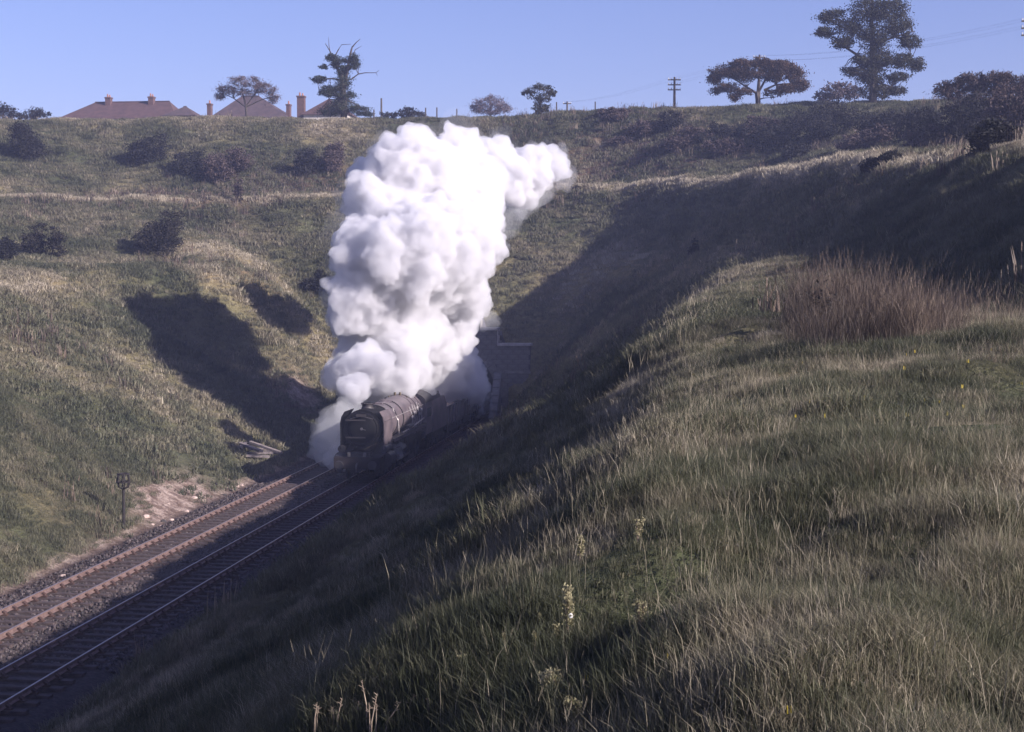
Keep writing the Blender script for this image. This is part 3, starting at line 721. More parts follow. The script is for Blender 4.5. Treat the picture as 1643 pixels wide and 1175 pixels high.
for (p, s_, k) in spots:
    h = hit(*p)
    o = link('rock', rocks[k], None, None, h); o.scale = (s_, s_ * .9, s_ * .6); o.rotation_euler = (0, 0, rnd.uniform(0, 6))
    where = ('on the left cess nearest the camera' if p[0] < 150 else 'on the cess below the ring topped post' if p[0] < 226 else 'at near end of the bare soil patch' if p[0] < 290 else 'halfway along the left cess' if p[0] < 350 else 'on the left cess by the smoke shadow')
    size = 'bigger' if s_ >= .16 else 'middling' if s_ >= .13 else 'small'
    if p in ((343, 808), (380, 781), (222, 893), (275, 835)): where = where + ', right of its neighbour'
    if p == (347, 777): where = 'beside weeds above the cess, clear of the track'
    tag(o, '%s %s %s' % (size, 'pale rubble' if k < 3 else 'dark clinker', where), 'rock', 'pale rubble lumps by the left track' if k < 3 else 'dark clinker lumps by the left track')

# ------------------------------------------------------------------ leaves, bushes, trees
def quads_mesh(name, c, size, elong=1.0, up=0.0, seed=0):
    """one small leaf quad per centre, random orientation"""
    g = np.random.default_rng(seed); n = len(c)
    a = g.normal(size=(n, 3)); a[:, 2] += up * g.random(n) * 3; a /= np.linalg.norm(a, axis=1)[:, None]
    b = g.normal(size=(n, 3)); b -= (a * b).sum(1)[:, None] * a; b /= np.linalg.norm(b, axis=1)[:, None]
    s = size * g.uniform(.5, 1.25, n)[:, None]
    A = a * s * elong; B = b * s / max(elong ** .5, 1)
    v = np.stack([c - A * .5, c + B * .42, c + A * .5, c - B * .42], 1).reshape(-1, 3)
    f = np.arange(4 * n).reshape(-1, 4)
    return raw_mesh(name, v, f, 4)
def clumpy(cen, rad, n, nclump, g, cr=.28, hollow=.35):
    """points in an ellipsoid, gathered into clumps"""
    d = g.normal(size=(nclump, 3)); d /= np.linalg.norm(d, axis=1)[:, None]
    r = hollow + (1 - hollow) * g.random(nclump) ** .6
    cc = np.array(cen) + d * r[:, None] * np.array(rad)
    k = g.integers(0, nclump, n)
    cs = cr * min(rad) * g.uniform(.5, 1.3, nclump)
    dd = g.normal(size=(n, 3)) * cs[k][:, None] * .8; dd[:, 2] *= .55
    out = cc[k] + dd
    u = g.random(n) < .22
    e = g.normal(size=(n, 3)); e /= np.linalg.norm(e, axis=1)[:, None]
    out[u] = (np.array(cen) + e * (g.random(n) ** .5)[:, None] * np.array(rad))[u]
    return out, cc
LM = {
    'ivy': foliage_material('dark_ivy_leaves', (.012, .018, .012), (.04, .05, .025)),
    'oak': foliage_material('dark_oak_leaves', (.018, .022, .012), (.05, .045, .022)),
    'autumn': foliage_material('browning_leaves', (.035, .022, .014), (.085, .05, .028)),
    'twig': foliage_material('purple_brown_twigs', (.035, .025, .026), (.085, .06, .055), trans=.1),
    'paletwig': foliage_material('pale_purple_twigs', (.07, .05, .052), (.14, .10, .10), trans=.15),
    'bush': foliage_material('dull_bush_leaves', (.013, .013, .011), (.038, .032, .026)),
    'gorse': foliage_material('dark_scrub_leaves', (.009, .010, .010), (.024, .022, .019)),
}
BARK = material('grey_brown_bark', (.035, .028, .024), .95, (.08, .065, .055), 3, bump=.02)
def tree(name, label, cat, D, base, limbs, blobs, mat, leaf=.22, n=3500, twigs=0, group=None, auto=True, r0=.3, elong=1.3, spread=1.0, trunkmat=None, clump=14, cr=.28, hollow=.35):
    """limbs: polylines in photo pixels with end radii (m); blobs: (px,py,rx,ry,weight[,depth shift])"""
    g = np.random.default_rng(abs(hash(label)) % 1 + int(base[0] * 13 + base[1]))
    B = P(base[0], base[1], D); s = D / FPX
    B.z = min(B.z, gz1(B.x, B.y)) if abs(B.z - gz1(B.x, B.y)) > .05 else B.z
    root = empty(name, B, 0, label, cat, group)
    tb = MB()
    def L(px, py, dy=0.0): return P(px, py, D) + Vector((0, dy, 0)) - B
    for pl, ra, rb in limbs:
        p = [L(q[0], q[1], q[2] if len(q) > 2 else 0) for q in pl]
        m = len(p); tb.tube(p, [ra + (rb - ra) * i / (m - 1) for i in range(m)], 7)
    allc = []; wsum = sum(b[4] for b in blobs) or 1
    jc = []
    for b in blobs:
        dy = b[5] if len(b) > 5 else 0
        c = L(b[0], b[1], dy); rad = (b[2] * s, b[2] * s * spread, b[3] * s)
        k = max(8, int(n * b[4] / wsum))
        p_, cc = clumpy(c, rad, k, max(5, int(clump * b[4] ** .5)), g, cr, hollow); allc.append(p_)
        for q in cc: jc.append((Vector(q), c))
    if auto and limbs:
        nodes = []
        for pl, ra, rb in limbs:
            for i, q in enumerate(pl): nodes.append((L(q[0], q[1], q[2] if len(q) > 2 else 0), ra + (rb - ra) * i / max(1, len(pl) - 1)))
        up = [q for q in nodes if q[0].z > .15 * max(z[0].z for z in nodes)] or nodes
        for q, c in jc:
            a, ra = min(up, key=lambda t: (t[0] - q).length + .6 * max(0, t[0].z - q.z))
            mid = a.lerp(q, .5) + Vector((0, 0, .08 * (q - a).length)) + Vector([g.normal() * .07 * (q - a).length for _ in range(3)])
            rr = min(ra * .5, .09)
            tb.tube([a, mid, q], [rr, rr * .6, .012], 5)
            for t_ in range(twigs):
                dd = Vector(g.normal(size=3)); dd.z = abs(dd.z) * .6; dd = dd.normalized() * (.25 + .3 * g.random()) * (min(b[2], b[3]) * s)
                tb.tube([mid.lerp(q, g.random()), q + dd * .5, q + dd], [.02, .014, .006], 3)
    tb.build('trunk', trunkmat or BARK, root)
    if allc and n > 0:
        pts_ = np.concatenate(allc)
        me = quads_mesh('crown', pts_, leaf, elong, seed=int(base[0])); link('crown', me, LM[mat], root)
    return root

DT = 168.0
tree('oak_tree', 'broad spreading oak with thin autumn foliage and open branches on the right skyline', 'tree', 171, (1217, 174),
     [([(1217, 176), (1216, 160), (1214, 148)], .30, .22), ([(1214, 150), (1198, 140), (1180, 128), (1160, 116)], .14, .04), ([(1216, 150), (1226, 132), (1232, 118), (1240, 106)], .14, .04), ([(1215, 148), (1217, 125), (1218, 105)], .10, .04), ([(1226, 145), (1245, 136), (1268, 134)], .13, .04), ([(1205, 146), (1185, 146), (1165, 148)], .1, .03)],
     [(1160, 115, 22, 10, 1.3), (1190, 104, 24, 8, 1.5), (1222, 101, 24, 7, 1.5), (1252, 106, 22, 9, 1.5), (1274, 118, 16, 12, 1.3), (1285, 138, 11, 9, .9), (1265, 142, 18, 8, .9), (1145, 128, 12, 8, .7), (1170, 140, 18, 9, .7), (1195, 125, 15, 8, .5), (1240, 124, 15, 7, .5), (1180, 156, 12, 8, .4), (1150, 146, 10, 7, .3), (1215, 116, 40, 10, 1.6), (1180, 118, 26, 9, 1.0), (1250, 120, 26, 9, 1.0), (1245, 150, 18, 7, .6), (1195, 148, 16, 6, .4)],
     'autumn', .14, 34000, twigs=3, spread=.9, clump=36, cr=.5)
tree('tall_dark_tree', 'tallest dark leafy tree on the right skyline, its crown cut by the top edge', 'tree', 158, (1400, 164),
     [([(1400, 168), (1401, 130), (1400, 80), (1398, 30), (1400, -10)], .42, .12), ([(1400, 105), (1375, 88), (1350, 72), (1330, 60)], .18, .04), ([(1400, 60), (1370, 40), (1335, 28)], .15, .04), ([(1402, 70), (1435, 60), (1465, 50)], .14, .04), ([(1402, 110), (1435, 100), (1462, 95)], .14, .04), ([(1402, 130), (1430, 140), (1445, 150)], .1, .03)],
     [(1335, 28, 20, 13, 1.3), (1325, 52, 16, 9, .9), (1360, 45, 22, 14, 1.5), (1352, 68, 22, 10, 1.1), (1395, 20, 30, 22, 2.4), (1430, 15, 24, 18, 1.8), (1440, 42, 24, 16, 1.6), (1460, 66, 18, 12, 1.2), (1400, 60, 26, 20, 2.0), (1405, 92, 24, 18, 1.8), (1442, 98, 26, 12, 1.6), (1470, 104, 11, 12, .8), (1400, 120, 26, 16, 1.7), (1365, 115, 14, 8, .6), (1380, 98, 14, 8, .6), (1440, 125, 20, 8, .9), (1405, 148, 30, 11, 1.4), (1440, 146, 16, 8, .7), (1400, -25, 40, 20, 2.2)],
     'oak', .15, 42000, twigs=2, spread=.9, clump=30, cr=.46)
tree('round_tree', 'small round topped dark tree standing alone left of the telegraph poles', 'tree', DT, (867, 188),
     [([(867, 189), (867, 175), (866, 160)], .16, .09), ([(866, 165), (850, 150)], .08, .03), ([(866, 165), (882, 150)], .08, .03)],
     [(867, 143, 24, 8, 1.6), (848, 150, 11, 6, .8), (885, 149, 9, 6, .8), (867, 158, 17, 8, 1.2), (867, 173, 16, 8, 1.2), (868, 183, 17, 5, .8)],
     'oak', .13, 6000, spread=1, clump=20, cr=.36)
tree('low_spreading_tree', 'low bare purplish tree with flat wide crown, left of the small round tree', 'tree', 230, (787, 192),
     [([(787, 193), (787, 182)], .2, .14), ([(787, 184), (770, 170)], .1, .04), ([(787, 184), (803, 170)], .1, .04), ([(787, 184), (787, 166)], .1, .04)],
     [(787, 164, 28, 9, 1.5), (768, 174, 16, 8, 1), (806, 174, 16, 8, 1), (787, 178, 26, 8, .9)],
     'paletwig', .13, 4600, twigs=5, elong=3.4, clump=28, cr=.55)
tree('bare_tree', 'leafless twiggy tree with umbrella crown in front of the hipped roof', 'tree', 185, (396, 191),
     [([(396, 192), (395, 178), (394, 168)], .16, .12), ([(394, 172), (375, 158), (358, 150)], .09, .03), ([(394, 170), (388, 145), (385, 130)], .09, .03), ([(395, 170), (410, 150), (420, 136)], .09, .03), ([(395, 172), (420, 160), (438, 155)], .09, .03)],
     [(395, 132, 34, 9, 1.6), (365, 145, 18, 9, 1), (425, 143, 20, 10, 1.1), (438, 158, 11, 9, .6), (352, 155, 9, 6, .4), (395, 150, 22, 8, .6)],
     'paletwig', .10, 6500, twigs=8, elong=4.0, spread=1, clump=34, cr=.6)
tree('ivy_clad_tree', 'half dead stag headed tree with bare upper limbs and dark ivy, beside the gable', 'tree', 170, (552, 190),
     [([(552, 192), (552, 160), (550, 140), (548, 115)], .38, .25), ([(549, 130), (541, 110), (535, 97), (531, 85), (522, 70)], .16, .03), ([(531, 88), (528, 75), (527, 60)], .06, .015), ([(535, 95), (543, 80), (548, 72), (563, 71)], .07, .02), ([(553, 140), (557, 115), (560, 100), (563, 84), (565, 76), (572, 68), (578, 63)], .2, .02), ([(565, 92), (570, 80), (580, 74)], .06, .015), ([(563, 128), (575, 119), (586, 117), (603, 117), (608, 113)], .08, .02), ([(603, 117), (606, 122)], .03, .01), ([(545, 128), (530, 126), (508, 130)], .1, .03), ([(543, 108), (530, 104), (518, 110)], .08, .02), ([(555, 160), (580, 172), (590, 180)], .07, .02)],
     [(512, 128, 12, 6, 1), (520, 108, 7, 4, .4), (532, 92, 10, 6, .7), (545, 98, 12, 7, .6), (566, 94, 8, 8, .7), (568, 105, 9, 8, .7), (550, 115, 9, 10, 1), (538, 104, 6, 6, .5), (532, 142, 17, 7, 1), (550, 135, 12, 12, 1.2), (525, 150, 16, 6, .9), (555, 152, 18, 8, 1.2), (550, 170, 28, 12, 2), (575, 178, 22, 9, 1.2), (530, 178, 20, 10, 1.2), (590, 184, 12, 4, .4)],
     'ivy', .12, 24000, twigs=1, spread=1, clump=24, cr=.55, auto=True)
tree('hedge_bush', 'low dark double bush on the skyline right of the dead tree', 'bush', 172, (655, 192), [([(655, 193), (655, 184)], .1, .06)],
     [(655, 181, 22, 9, 1.4), (675, 185, 11, 7, .6), (625, 185, 14, 6, .8)], 'gorse', .16, 2200, clump=14, cr=.4)
tree('hazy_tree', 'small hazy grey tree tucked against the left of the tallest tree', 'tree', 190, (1345, 170), [([(1345, 172), (1345, 155)], .15, .08)],
     [(1345, 148, 26, 14, 1.8), (1322, 156, 14, 9, .8), (1368, 150, 14, 14, .9)], 'twig', .24, 2600, twigs=1, clump=16, cr=.4)
tree('left_edge_tree', 'dark bushy tree cut by the left edge of the skyline', 'tree', 185, (5, 193), [([(5, 194), (5, 180)], .15, .08)],
     [(0, 177, 24, 14, 1.5), (22, 184, 10, 7, .5)], 'gorse', .2, 2200, clump=16, cr=.36)
tree('left_skyline_bush', 'ragged dark bush on the left skyline just before the red roof', 'bush', 185, (55, 193), [([(55, 194), (55, 182)], .1, .06)],
     [(52, 181, 16, 11, 1.2), (70, 184, 12, 6, .6), (35, 187, 10, 6, .5)], 'gorse', .18, 2000, clump=12, cr=.4)
tree('right_bush_tree', 'big thin leaved thorn tree filling the right end of the skyline', 'tree', 122, (1572, 215),
     [([(1572, 222), (1570, 190), (1572, 160)], .2, .1), ([(1570, 195), (1535, 160), (1515, 145)], .1, .03), ([(1572, 190), (1600, 150), (1625, 135)], .1, .03)],
     [(1520, 145, 22, 16, 1.2), (1560, 132, 26, 14, 1.5), (1600, 130, 28, 14, 1.5), (1635, 142, 26, 18, 1.5), (1580, 160, 50, 20, 2.0)], 'twig', .12, 14000, twigs=5, elong=2, clump=34, cr=.36)

def bush(px, py, w_, h_, label, mat='bush', n=3600, leaf=.16, D=None, cat='bush', group=None, name='bush', base_py=None):
    """w_,h_ in photo pixels; stands where its foot meets the ground"""
    h = hit(px, py) if D is None else None
    p = h if h is not None else P(px, py, D)
    d = p.y
    s = d / FPX; g = np.random.default_rng(int(px * 7 + py))
    root = empty(name, p, 0, label, cat, group)
    rx, rz = w_ * s / 2 * 1.1, h_ * s * 1.3; n = int(n * 2.2)
    tb = MB(); allp = []
    nb = max(3, int(w_ / 16))
    for k in range(nb):
        cx = (g.random() - .5) * 1.3 * rx; cy_ = (g.random() - .5) * 1.2 * rx * .8
        hz = rz * (.55 + .45 * g.random()) * (1 - .35 * abs(cx) / rx)
        dz = gz1(p.x + cx, p.y + cy_) - p.z
        p_, cc = clumpy((cx, cy_, dz + hz * .5), (rx * .5, rx * .45, hz * .52), n // nb, 14, g, .4, .2); allp.append(p_)
        for q in cc: tb.tube([(cx * .6, cy_ * .6, dz - .1), (cx * .8, cy_ * .8, dz + hz * .3), tuple(q)], [.05, .035, .01], 4)
    tb.build('stems', BARK, root)
    me = quads_mesh('leaves', np.concatenate(allp), leaf, 1.7, seed=int(px)); link('leaves', me, LM[mat], root)
    return root
bush(35, 252, 75, 52, 'dark rounded bush at the far left of the upper bank', 'gorse')
bush(250, 262, 80, 54, 'dark round bush on the upper bank below the left house', 'gorse', 3200)
bush(368, 290, 85, 46, 'reddish brown broad bush low on the upper bank, left of the smoke', 'twig', 3200)
bush(300, 280, 60, 30, 'low dark scrub between the round bush and the reddish bush', 'gorse', 1600)
bush(492, 282, 50, 38, 'dark small bush next to russet herbage, just left of the smoke top', 'gorse', 1800)
bush(535, 275, 60, 36, 'russet bush directly left of the smoke top', 'twig', 2000)
bush(268, 414, 100, 62, 'large twiggy grey bush standing on the left berm', 'bush', 5200, .13)
bush(70, 412, 62, 52, 'smaller twiggy bush on the left berm, left of the large one', 'bush', 2400, .13)
bush(0, 422, 60, 42, 'dark bush on the left berm cut by the left edge', 'gorse', 2000, .13)
bush(384, 325, 16, 46, 'thin upright sapling on the left upper path', 'twig', 500, .12, name='sapling')
bush(1115, 412, 18, 28, 'tiny dark lone bush at the foot of the far bank behind the right berm', 'gorse', 500, .12)
bush(510, 470, 46, 40, 'dark bush on the far slope touching the left side of the smoke', 'gorse', 1400)
k = 0
for px, py, w_, h_, mt, lb in [(1215, 216, 80, 20, 'twig', 'brownish scrub high on the upper bank left below the oak'), (1150, 222, 90, 17, 'gorse', 'dark low scrub high on the upper bank between pole and oak'), (1060, 215, 70, 18, 'gorse', 'small dark scrub just below the three armed pole'), (1385, 240, 90, 34, 'twig', 'russet brush on the lower part of the upper bank, right'), (1300, 250, 90, 24, 'gorse', 'dark scrub at the foot of the upper bank above the path'), (1500, 240, 80, 34, 'twig', 'russet brush left of the tall black green bush mass'), (1590, 245, 90, 40, 'gorse', 'dark scrub in front of the bush mass at the right'), (1260, 232, 120, 38, 'gorse', 'wide dark scrub bush on the right upper bank under the oak'), (1180, 245, 80, 24, 'twig', 'low russet scrub on the upper bank left of the dark scrub'), (1340, 222, 90, 44, 'gorse', 'dark bush on the upper bank below the tallest tree, left'), (1420, 215, 90, 42, 'gorse', 'dark bush on the upper bank directly under the tallest tree'), (1480, 222, 80, 46, 'gorse', 'dark bush on the upper bank left of the big thorn'), (1550, 232, 110, 84, 'gorse', 'tall black green bush mass below the thorn tree, left part'), (1625, 222, 100, 84, 'twig', 'tall brownish bush below the thorn tree at the right edge'), (1100, 235, 90, 24, 'twig', 'low reddish scrub left of centre on the right upper bank'), (1020, 225, 90, 20, 'twig', 'faint low scrub on the upper bank right of the smoke'), (980, 190, 70, 14, 'twig', 'reddish row of dry brush on the skyline between the poles'), (1420, 268, 60, 26, 'gorse', 'dark low bush on the upper path at right'), (1295, 205, 70, 30, 'gorse', 'dark bush right below the oak trunk')]:
    bush(px, py, w_, h_, lb, mt, 2600, .15)

# ------------------------------------------------------------------ telegraph poles
M['pole'] = material('tarred_pole_wood', (.05, .04, .035), .9, (.09, .075, .065), 4)
M['insul'] = material('white_insulator', (.6, .6, .58), .3)
tips = []
def tpole(px, top_py, base_py, D, arms, aw, label, rz=.15):
    B = P(px, base_py, D); s = D / FPX; z0 = gz1(B.x, B.y)
    H = P(px, top_py, D).z - z0
    r = empty('telegraph_pole', (B.x, B.y, z0), rz, label, 'telegraph pole', 'telegraph poles along the skyline')
    MB().cyl((0, 0, -.3), (0, 0, H), .15, .10, n=10).build('pole', M['pole'], r)
    e = []
    for k in range(arms):
        z = H - .25 - k * .5
        a = MB().box(-aw / 2, aw / 2, -.05, .05, z - .055, z + .055).build('crossarm', M['pole'], r, loc=(0, .14, 0))
        for q in (-.45, -.22, .22, .45):
            MB().cyl((q * aw, 0, z + .055), (q * aw, 0, z + .20), .035, .045, n=8).build('insulator', M['insul'], a)
            e.append(Vector((B.x, B.y, z0)) + Matrix.Rotation(rz, 3, 'Z') @ Vector((q * aw, .14, z + .2)))
    tips.append((px, e)); return r
tpole(612, 158, 188, 190, 0, 1.5, 'plain thin pole on the skyline right of the dead tree')
tpole(910, 163, 184, 200, 1, 1.0, 'short telegraph pole near the small round tree')
tpole(1082, 124, 180, 165, 3, 1.3, 'telegraph pole with three crossarms standing clear against the sky')
tpole(1218, 88, 172, 176, 2, 1.3, 'telegraph pole whose top shows just above the oak crown')
tpole(1652, 28, 200, 120, 3, 1.3, 'telegraph pole with three crossarms at the extreme right edge')
wm = MB()
for (pa, ea), (pb, eb) in zip(tips[1:-1], tips[2:]):
    for i in range(min(len(ea), len(eb))):
        a, b = ea[i], eb[i]; pp = []
        for t in np.linspace(0, 1, 9): q = a.lerp(b, t); q.z -= 4 * t * (1 - t) * .012 * (b - a).length; pp.append(q)
        wm.tube(pp, [.0028] * 9, 3)
wr = wm.build('telegraph_wires', M['iron']); tag(wr, 'faint sagging telegraph wires strung between the skyline poles', 'wires')
M['fence'] = material('grey_fence_post', (.07, .06, .055), .9)
for px, py, D, lb in ((733, 188, 168, 'left of the low spreading tree, right of a pair'), (701, 190, 168, 'left of the low spreading tree, left of a pair'), (893, 184, 168, 'right beside the small round topped tree'), (955, 178, 167, 'above the reddish brush right of the short telegraph pole'), (600, 188, 168, 'between the dead tree and the plain thin pole'), (683, 186, 168, 'at the right end of the dark double bush')):
    p = P(px, py + 3, D); z0 = gz1(p.x, p.y)
    r = MB().box(-.06, .06, -.06, .06, -.2, 1.15).build('fence_post', M['fence'], loc=(p.x, p.y, z0)); tag(r, 'thin skyline fence post ' + lb, 'fence post', 'fence posts on the skyline')

# ------------------------------------------------------------------ houses
def tile_mat():
    m = material('red_clay_tiles', (.062, .036, .034), .9, (.11, .062, .056), 1.3)
    n = m.node_tree; b = n.nodes['Principled BSDF']; tc = n.nodes.new('ShaderNodeTexCoord')
    wv = n.nodes.new('ShaderNodeTexWave'); wv.bands_direction = 'Z'; wv.inputs['Scale'].default_value = 2.4; wv.inputs['Distortion'].default_value = .4
    n.links.new(tc.outputs['Object'], wv.inputs['Vector']); bp = n.nodes.new('ShaderNodeBump'); bp.inputs['Distance'].default_value = .05
    n.links.new(wv.outputs['Fac'], bp.inputs['Height']); n.links.new(bp.outputs[0], b.inputs['Normal']); return m
M['tile'] = tile_mat()
M['tiled'] = material('brown_clay_tiles', (.05, .036, .038), .9, (.09, .062, .062), 1.3)
M['brick'] = material('red_brick', (.07, .04, .036), .9, (.12, .068, .06), 3)
M['render'] = material('cream_render', (.42, .38, .33), .9, (.5, .46, .4), 2)
M['frame'] = material('white_window_frame', (.7, .7, .68), .5)
M['pot'] = material('terracotta_pot', (.30, .14, .09), .85)
def house(label, pxl, pxr, D, eave_py, ridge_py, rl, rr, chims, mats, depth=8.0, gable=False, name='house', cat='house'):
    a, b = P(pxl, eave_py, D), P(pxr, eave_py, D)
    cx = (a.x + b.x) / 2; s = D / FPX; Wd = b.x - a.x
    z0 = gz1(cx, D + depth / 2) - .2; ze = a.z - z0; zr = P(0, ridge_py, D).z - z0 + (P(pxl, ridge_py, D).z - P(0, ridge_py, D).z)
    r = empty(name, (cx, D, z0), 0, label, cat)
    hw = Wd / 2 - .35
    wl = MB().box(-hw, hw, .35, depth - .35, -.5, ze).build('wall', mats[1], r)
    xl, xr = P(rl, ridge_py, D).x - cx, P(rr, ridge_py, D).x - cx
    e = Wd / 2; y0, y1 = 0, depth
    if gable: xl, xr = -e, e
    v = [(-e, y0, ze), (e, y0, ze), (e, y1, ze), (-e, y1, ze), (xl, depth / 2, zr), (xr, depth / 2, zr)]
    rf = MB().poly(v, [(0, 1, 5, 4), (1, 2, 5), (2, 3, 4, 5), (3, 0, 4), (3, 2, 1, 0)]).build('roof', mats[0], r)
    MB().tube([(xl, depth / 2, zr + .02), (xr, depth / 2, zr + .02)], [.11, .11], 6).build('ridge_tiles', mats[0], rf)
    for (px, tp, wpx, npots, yoff) in chims:
        c = P(px, tp, D); x = c.x - cx; w_ = wpx * s
        zt = c.z - z0; zb = ze - 1 if abs(x) < e else -.5
        b_ = MB().box(x - w_ / 2, x + w_ / 2, yoff, yoff + .9, zb, zt - .55).box(x - w_ / 2 - .08, x + w_ / 2 + .08, yoff - .08, yoff + .98, zt - .7, zt - .5)
        st = b_.build('chimney', M['brick'], rf)
        for q in range(npots):
            xx = x + (q - (npots - 1) / 2) * w_ / max(npots, 1) * .8
            MB().cyl((xx, yoff + .45, zt - .5), (xx, yoff + .45, zt - .02 - .12 * (q % 2)), .13, .10, n=10).build('chimney_pot', M['pot'], r)
    nw = max(2, int(Wd / 3.2))
    for k in range(nw):
        x = -hw + (k + .5) * 2 * hw / nw
        for zb in (1.0, ze - 1.9):
            if zb < .9 or (zb == 1.0 and ze < 2.5): continue
            f = MB().box(x - .65, x + .65, .29, .36, zb, zb + 1.25).build('window', M['frame'], r)
            for q in (-.31, .31): MB().box(x + q - .27, x + q + .27, .275, .29, zb + .07, zb + 1.18).build('pane', M['glass'], f)
    return r
house('long house with red hipped roof and two chimneys on the left skyline', 88, 283, 230, 192, 160, 134, 256, [(158, 146, 9, 2, 3.6), (228, 145, 9, 2, 3.6)], (M['tile'], M['render']), 9)
house('small dark gabled roof at the right end of the long red house', 258, 314, 215, 186, 169, 285, 290, [], (M['tiled'], M['brick']), 5, name='outbuilding')
house('house with brown hipped roof behind the leafless tree', 334, 462, 225, 190, 150, 372, 402, [(328, 158, 6.5, 1, 2), (456, 159, 6, 1, 2), (444, 166, 4, 1, 6)], (M['tiled'], M['render']), 9)
house('house with pointed red gable and tall brick chimney beside the ivy clad tree', 482, 560, 215, 184, 154, 516, 518, [(476, 145, 12, 2, 2)], (M['tile'], M['render']), 8)

# ------------------------------------------------------------------ near plants
M['weed'] = foliage_material('yellowing_weed_leaves', (.18, .17, .09), (.46, .41, .25), 9, .35)
M['stemd'] = material('dry_stem', (.16, .12, .09), .9, (.3, .24, .18), 20)
M['white_fl'] = material('white_seed_head', (.75, .74, .72), .8)
M['yellow_fl'] = material('yellow_petals', (.75, .55, .04), .6)
def weed(px_base, py_base, py_top, label, wpx=26, flowers=None, n=110, lean=0.0, nst=3, D=None):
    h = hit(px_base, py_base)
    s = h.y / FPX; H = (py_base - py_top) * s; wr_ = wpx * s / 2
    g = np.random.default_rng(int(px_base + py_base))
    r = empty('weed_plant', h, 0, label, 'plant')
    st = MB(); pts_ = []
    for k in range(nst):
        dx = g.normal() * wr_ * .5 + lean * H; dy = g.normal() * wr_ * .4; hh = H * g.uniform(.75, 1)
        st.tube([(0, 0, -.05), (dx * .3, dy * .3, hh * .35), (dx * .7, dy * .7, hh * .7), (dx, dy, hh)], [.006, .005, .004, .002], 5)
        m = 3 * n // nst; t = .3 + .7 * g.random(m) ** .8
        c = np.stack([dx * t, dy * t, hh * t], -1); rr = wr_ * .45 * (1.1 - t * .6)
        pts_.append(c + g.normal(size=(m, 3)) * np.stack([rr, rr, rr * .5], -1))
    st.build('stem', M['stemd'], r)
    link('leaves', quads_mesh('leaves', np.concatenate(pts_), .008 + .0008 * h.y, 1.5, seed=int(px_base)), M['weed'], r)
    if flowers:
        for (fx, fy) in ((0.02, .45), (-.01, .25))[:flowers[1]]:
            b = MB()
            for k in range(9):
                a = 2 * math.pi * k / 9
                b.sphere((fx + .008 * math.cos(a), -.02, fy * H + .008 * math.sin(a)), .006, 1, .6, 1, 6)
            b.sphere((fx, -.02, fy * H), .007, 1, .8, 1, 8); b.build('flower', M[flowers[0]], r)
    return r
weed(930, 905, 850, 'slender pale weed on the shaded bank, farthest up of the pale weeds', 18)
weed(910, 1030, 938, 'tallest leafy pale weed in the middle of the shaded bank', 26, ('white_fl', 1), 170)
weed(808, 1045, 1015, 'short pale weed at the left of the lower weed group', 9, None, 45, nst=1)
weed(858, 1050, 1008, 'narrow yellowish weed left of the tallest pale weed', 12, None, 60, nst=1)
weed(866, 1005, 980, 'small weed head just left of the tallest pale weed', 11, None, 40, nst=1)
weed(892, 1038, 994, 'small brownish weed right beside the tallest pale weed', 12, None, 60, nst=2)
weed(905, 1130, 1070, 'leaning yellow leaved weed clump with yellow flowers near the bottom edge', 44, ('yellow_fl', 2), 260, -.35, 5)
weed(925, 1185, 1115, 'dense yellow leaved weed touching the bottom edge', 34, None, 200, 0, 4)
weed(990, 1110, 1068, 'pale weed spike between the flowering clump and the lit grass', 12, None, 70, nst=2)
weed(1026, 1010, 960, 'grey green spreading weed at the edge of the lit grass', 30, None, 90, nst=4)
weed(742, 1072, 1048, 'faint small weed on the dark bank at lower centre', 20, None, 50, nst=3)
weed(620, 1165, 1135, 'small leafy weed among the dry stalks at the bottom edge', 14, None, 60, nst=2)
weed(1022, 870, 830, 'dim leafy weed high on the shaded bank near the lit grass', 18, None, 60, nst=3)

def stalks(px, py, n, hpx, label):
    h = hit(px, py); s = h.y / FPX; g = np.random.default_rng(int(px))
    b = MB()
    for k in range(n):
        H = hpx * s * g.uniform(.6, 1.05); dx = g.normal() * .12; dy = g.normal() * .08; le = g.normal() * .18 * H
        b.tube([(dx, dy, -.1), (dx + le * .3, dy, H * .5), (dx + le, dy, H)], [.005, .004, .0012], 4)
        for q in range(8): b.tube([(dx + le * (.7 + .035 * q), dy, H * (.76 + .03 * q)), (dx + le * (.7 + .035 * q) + g.normal() * .012, dy, H * (.80 + .03 * q))], [.003, .001], 3)
    o = b.build('dry_stalks', M['stemd'], loc=h); tag(o, label, 'plant')
stalks(545, 1178, 6, 60, 'tuft of tall dry stalks at the bottom edge, leftmost')
stalks(600, 1185, 4, 92, 'tall dry stalks at the bottom edge right of the leftmost tuft')
stalks(632, 1185, 3, 80, 'pair of leaning dry stalks by the small leafy weed at the bottom edge')
stalks(698, 1180, 2, 60, 'single pale dry stalk standing at the bottom edge')
stalks(822, 1130, 2, 70, 'thin pale stalk on the shaded bank left of the flowering clump')
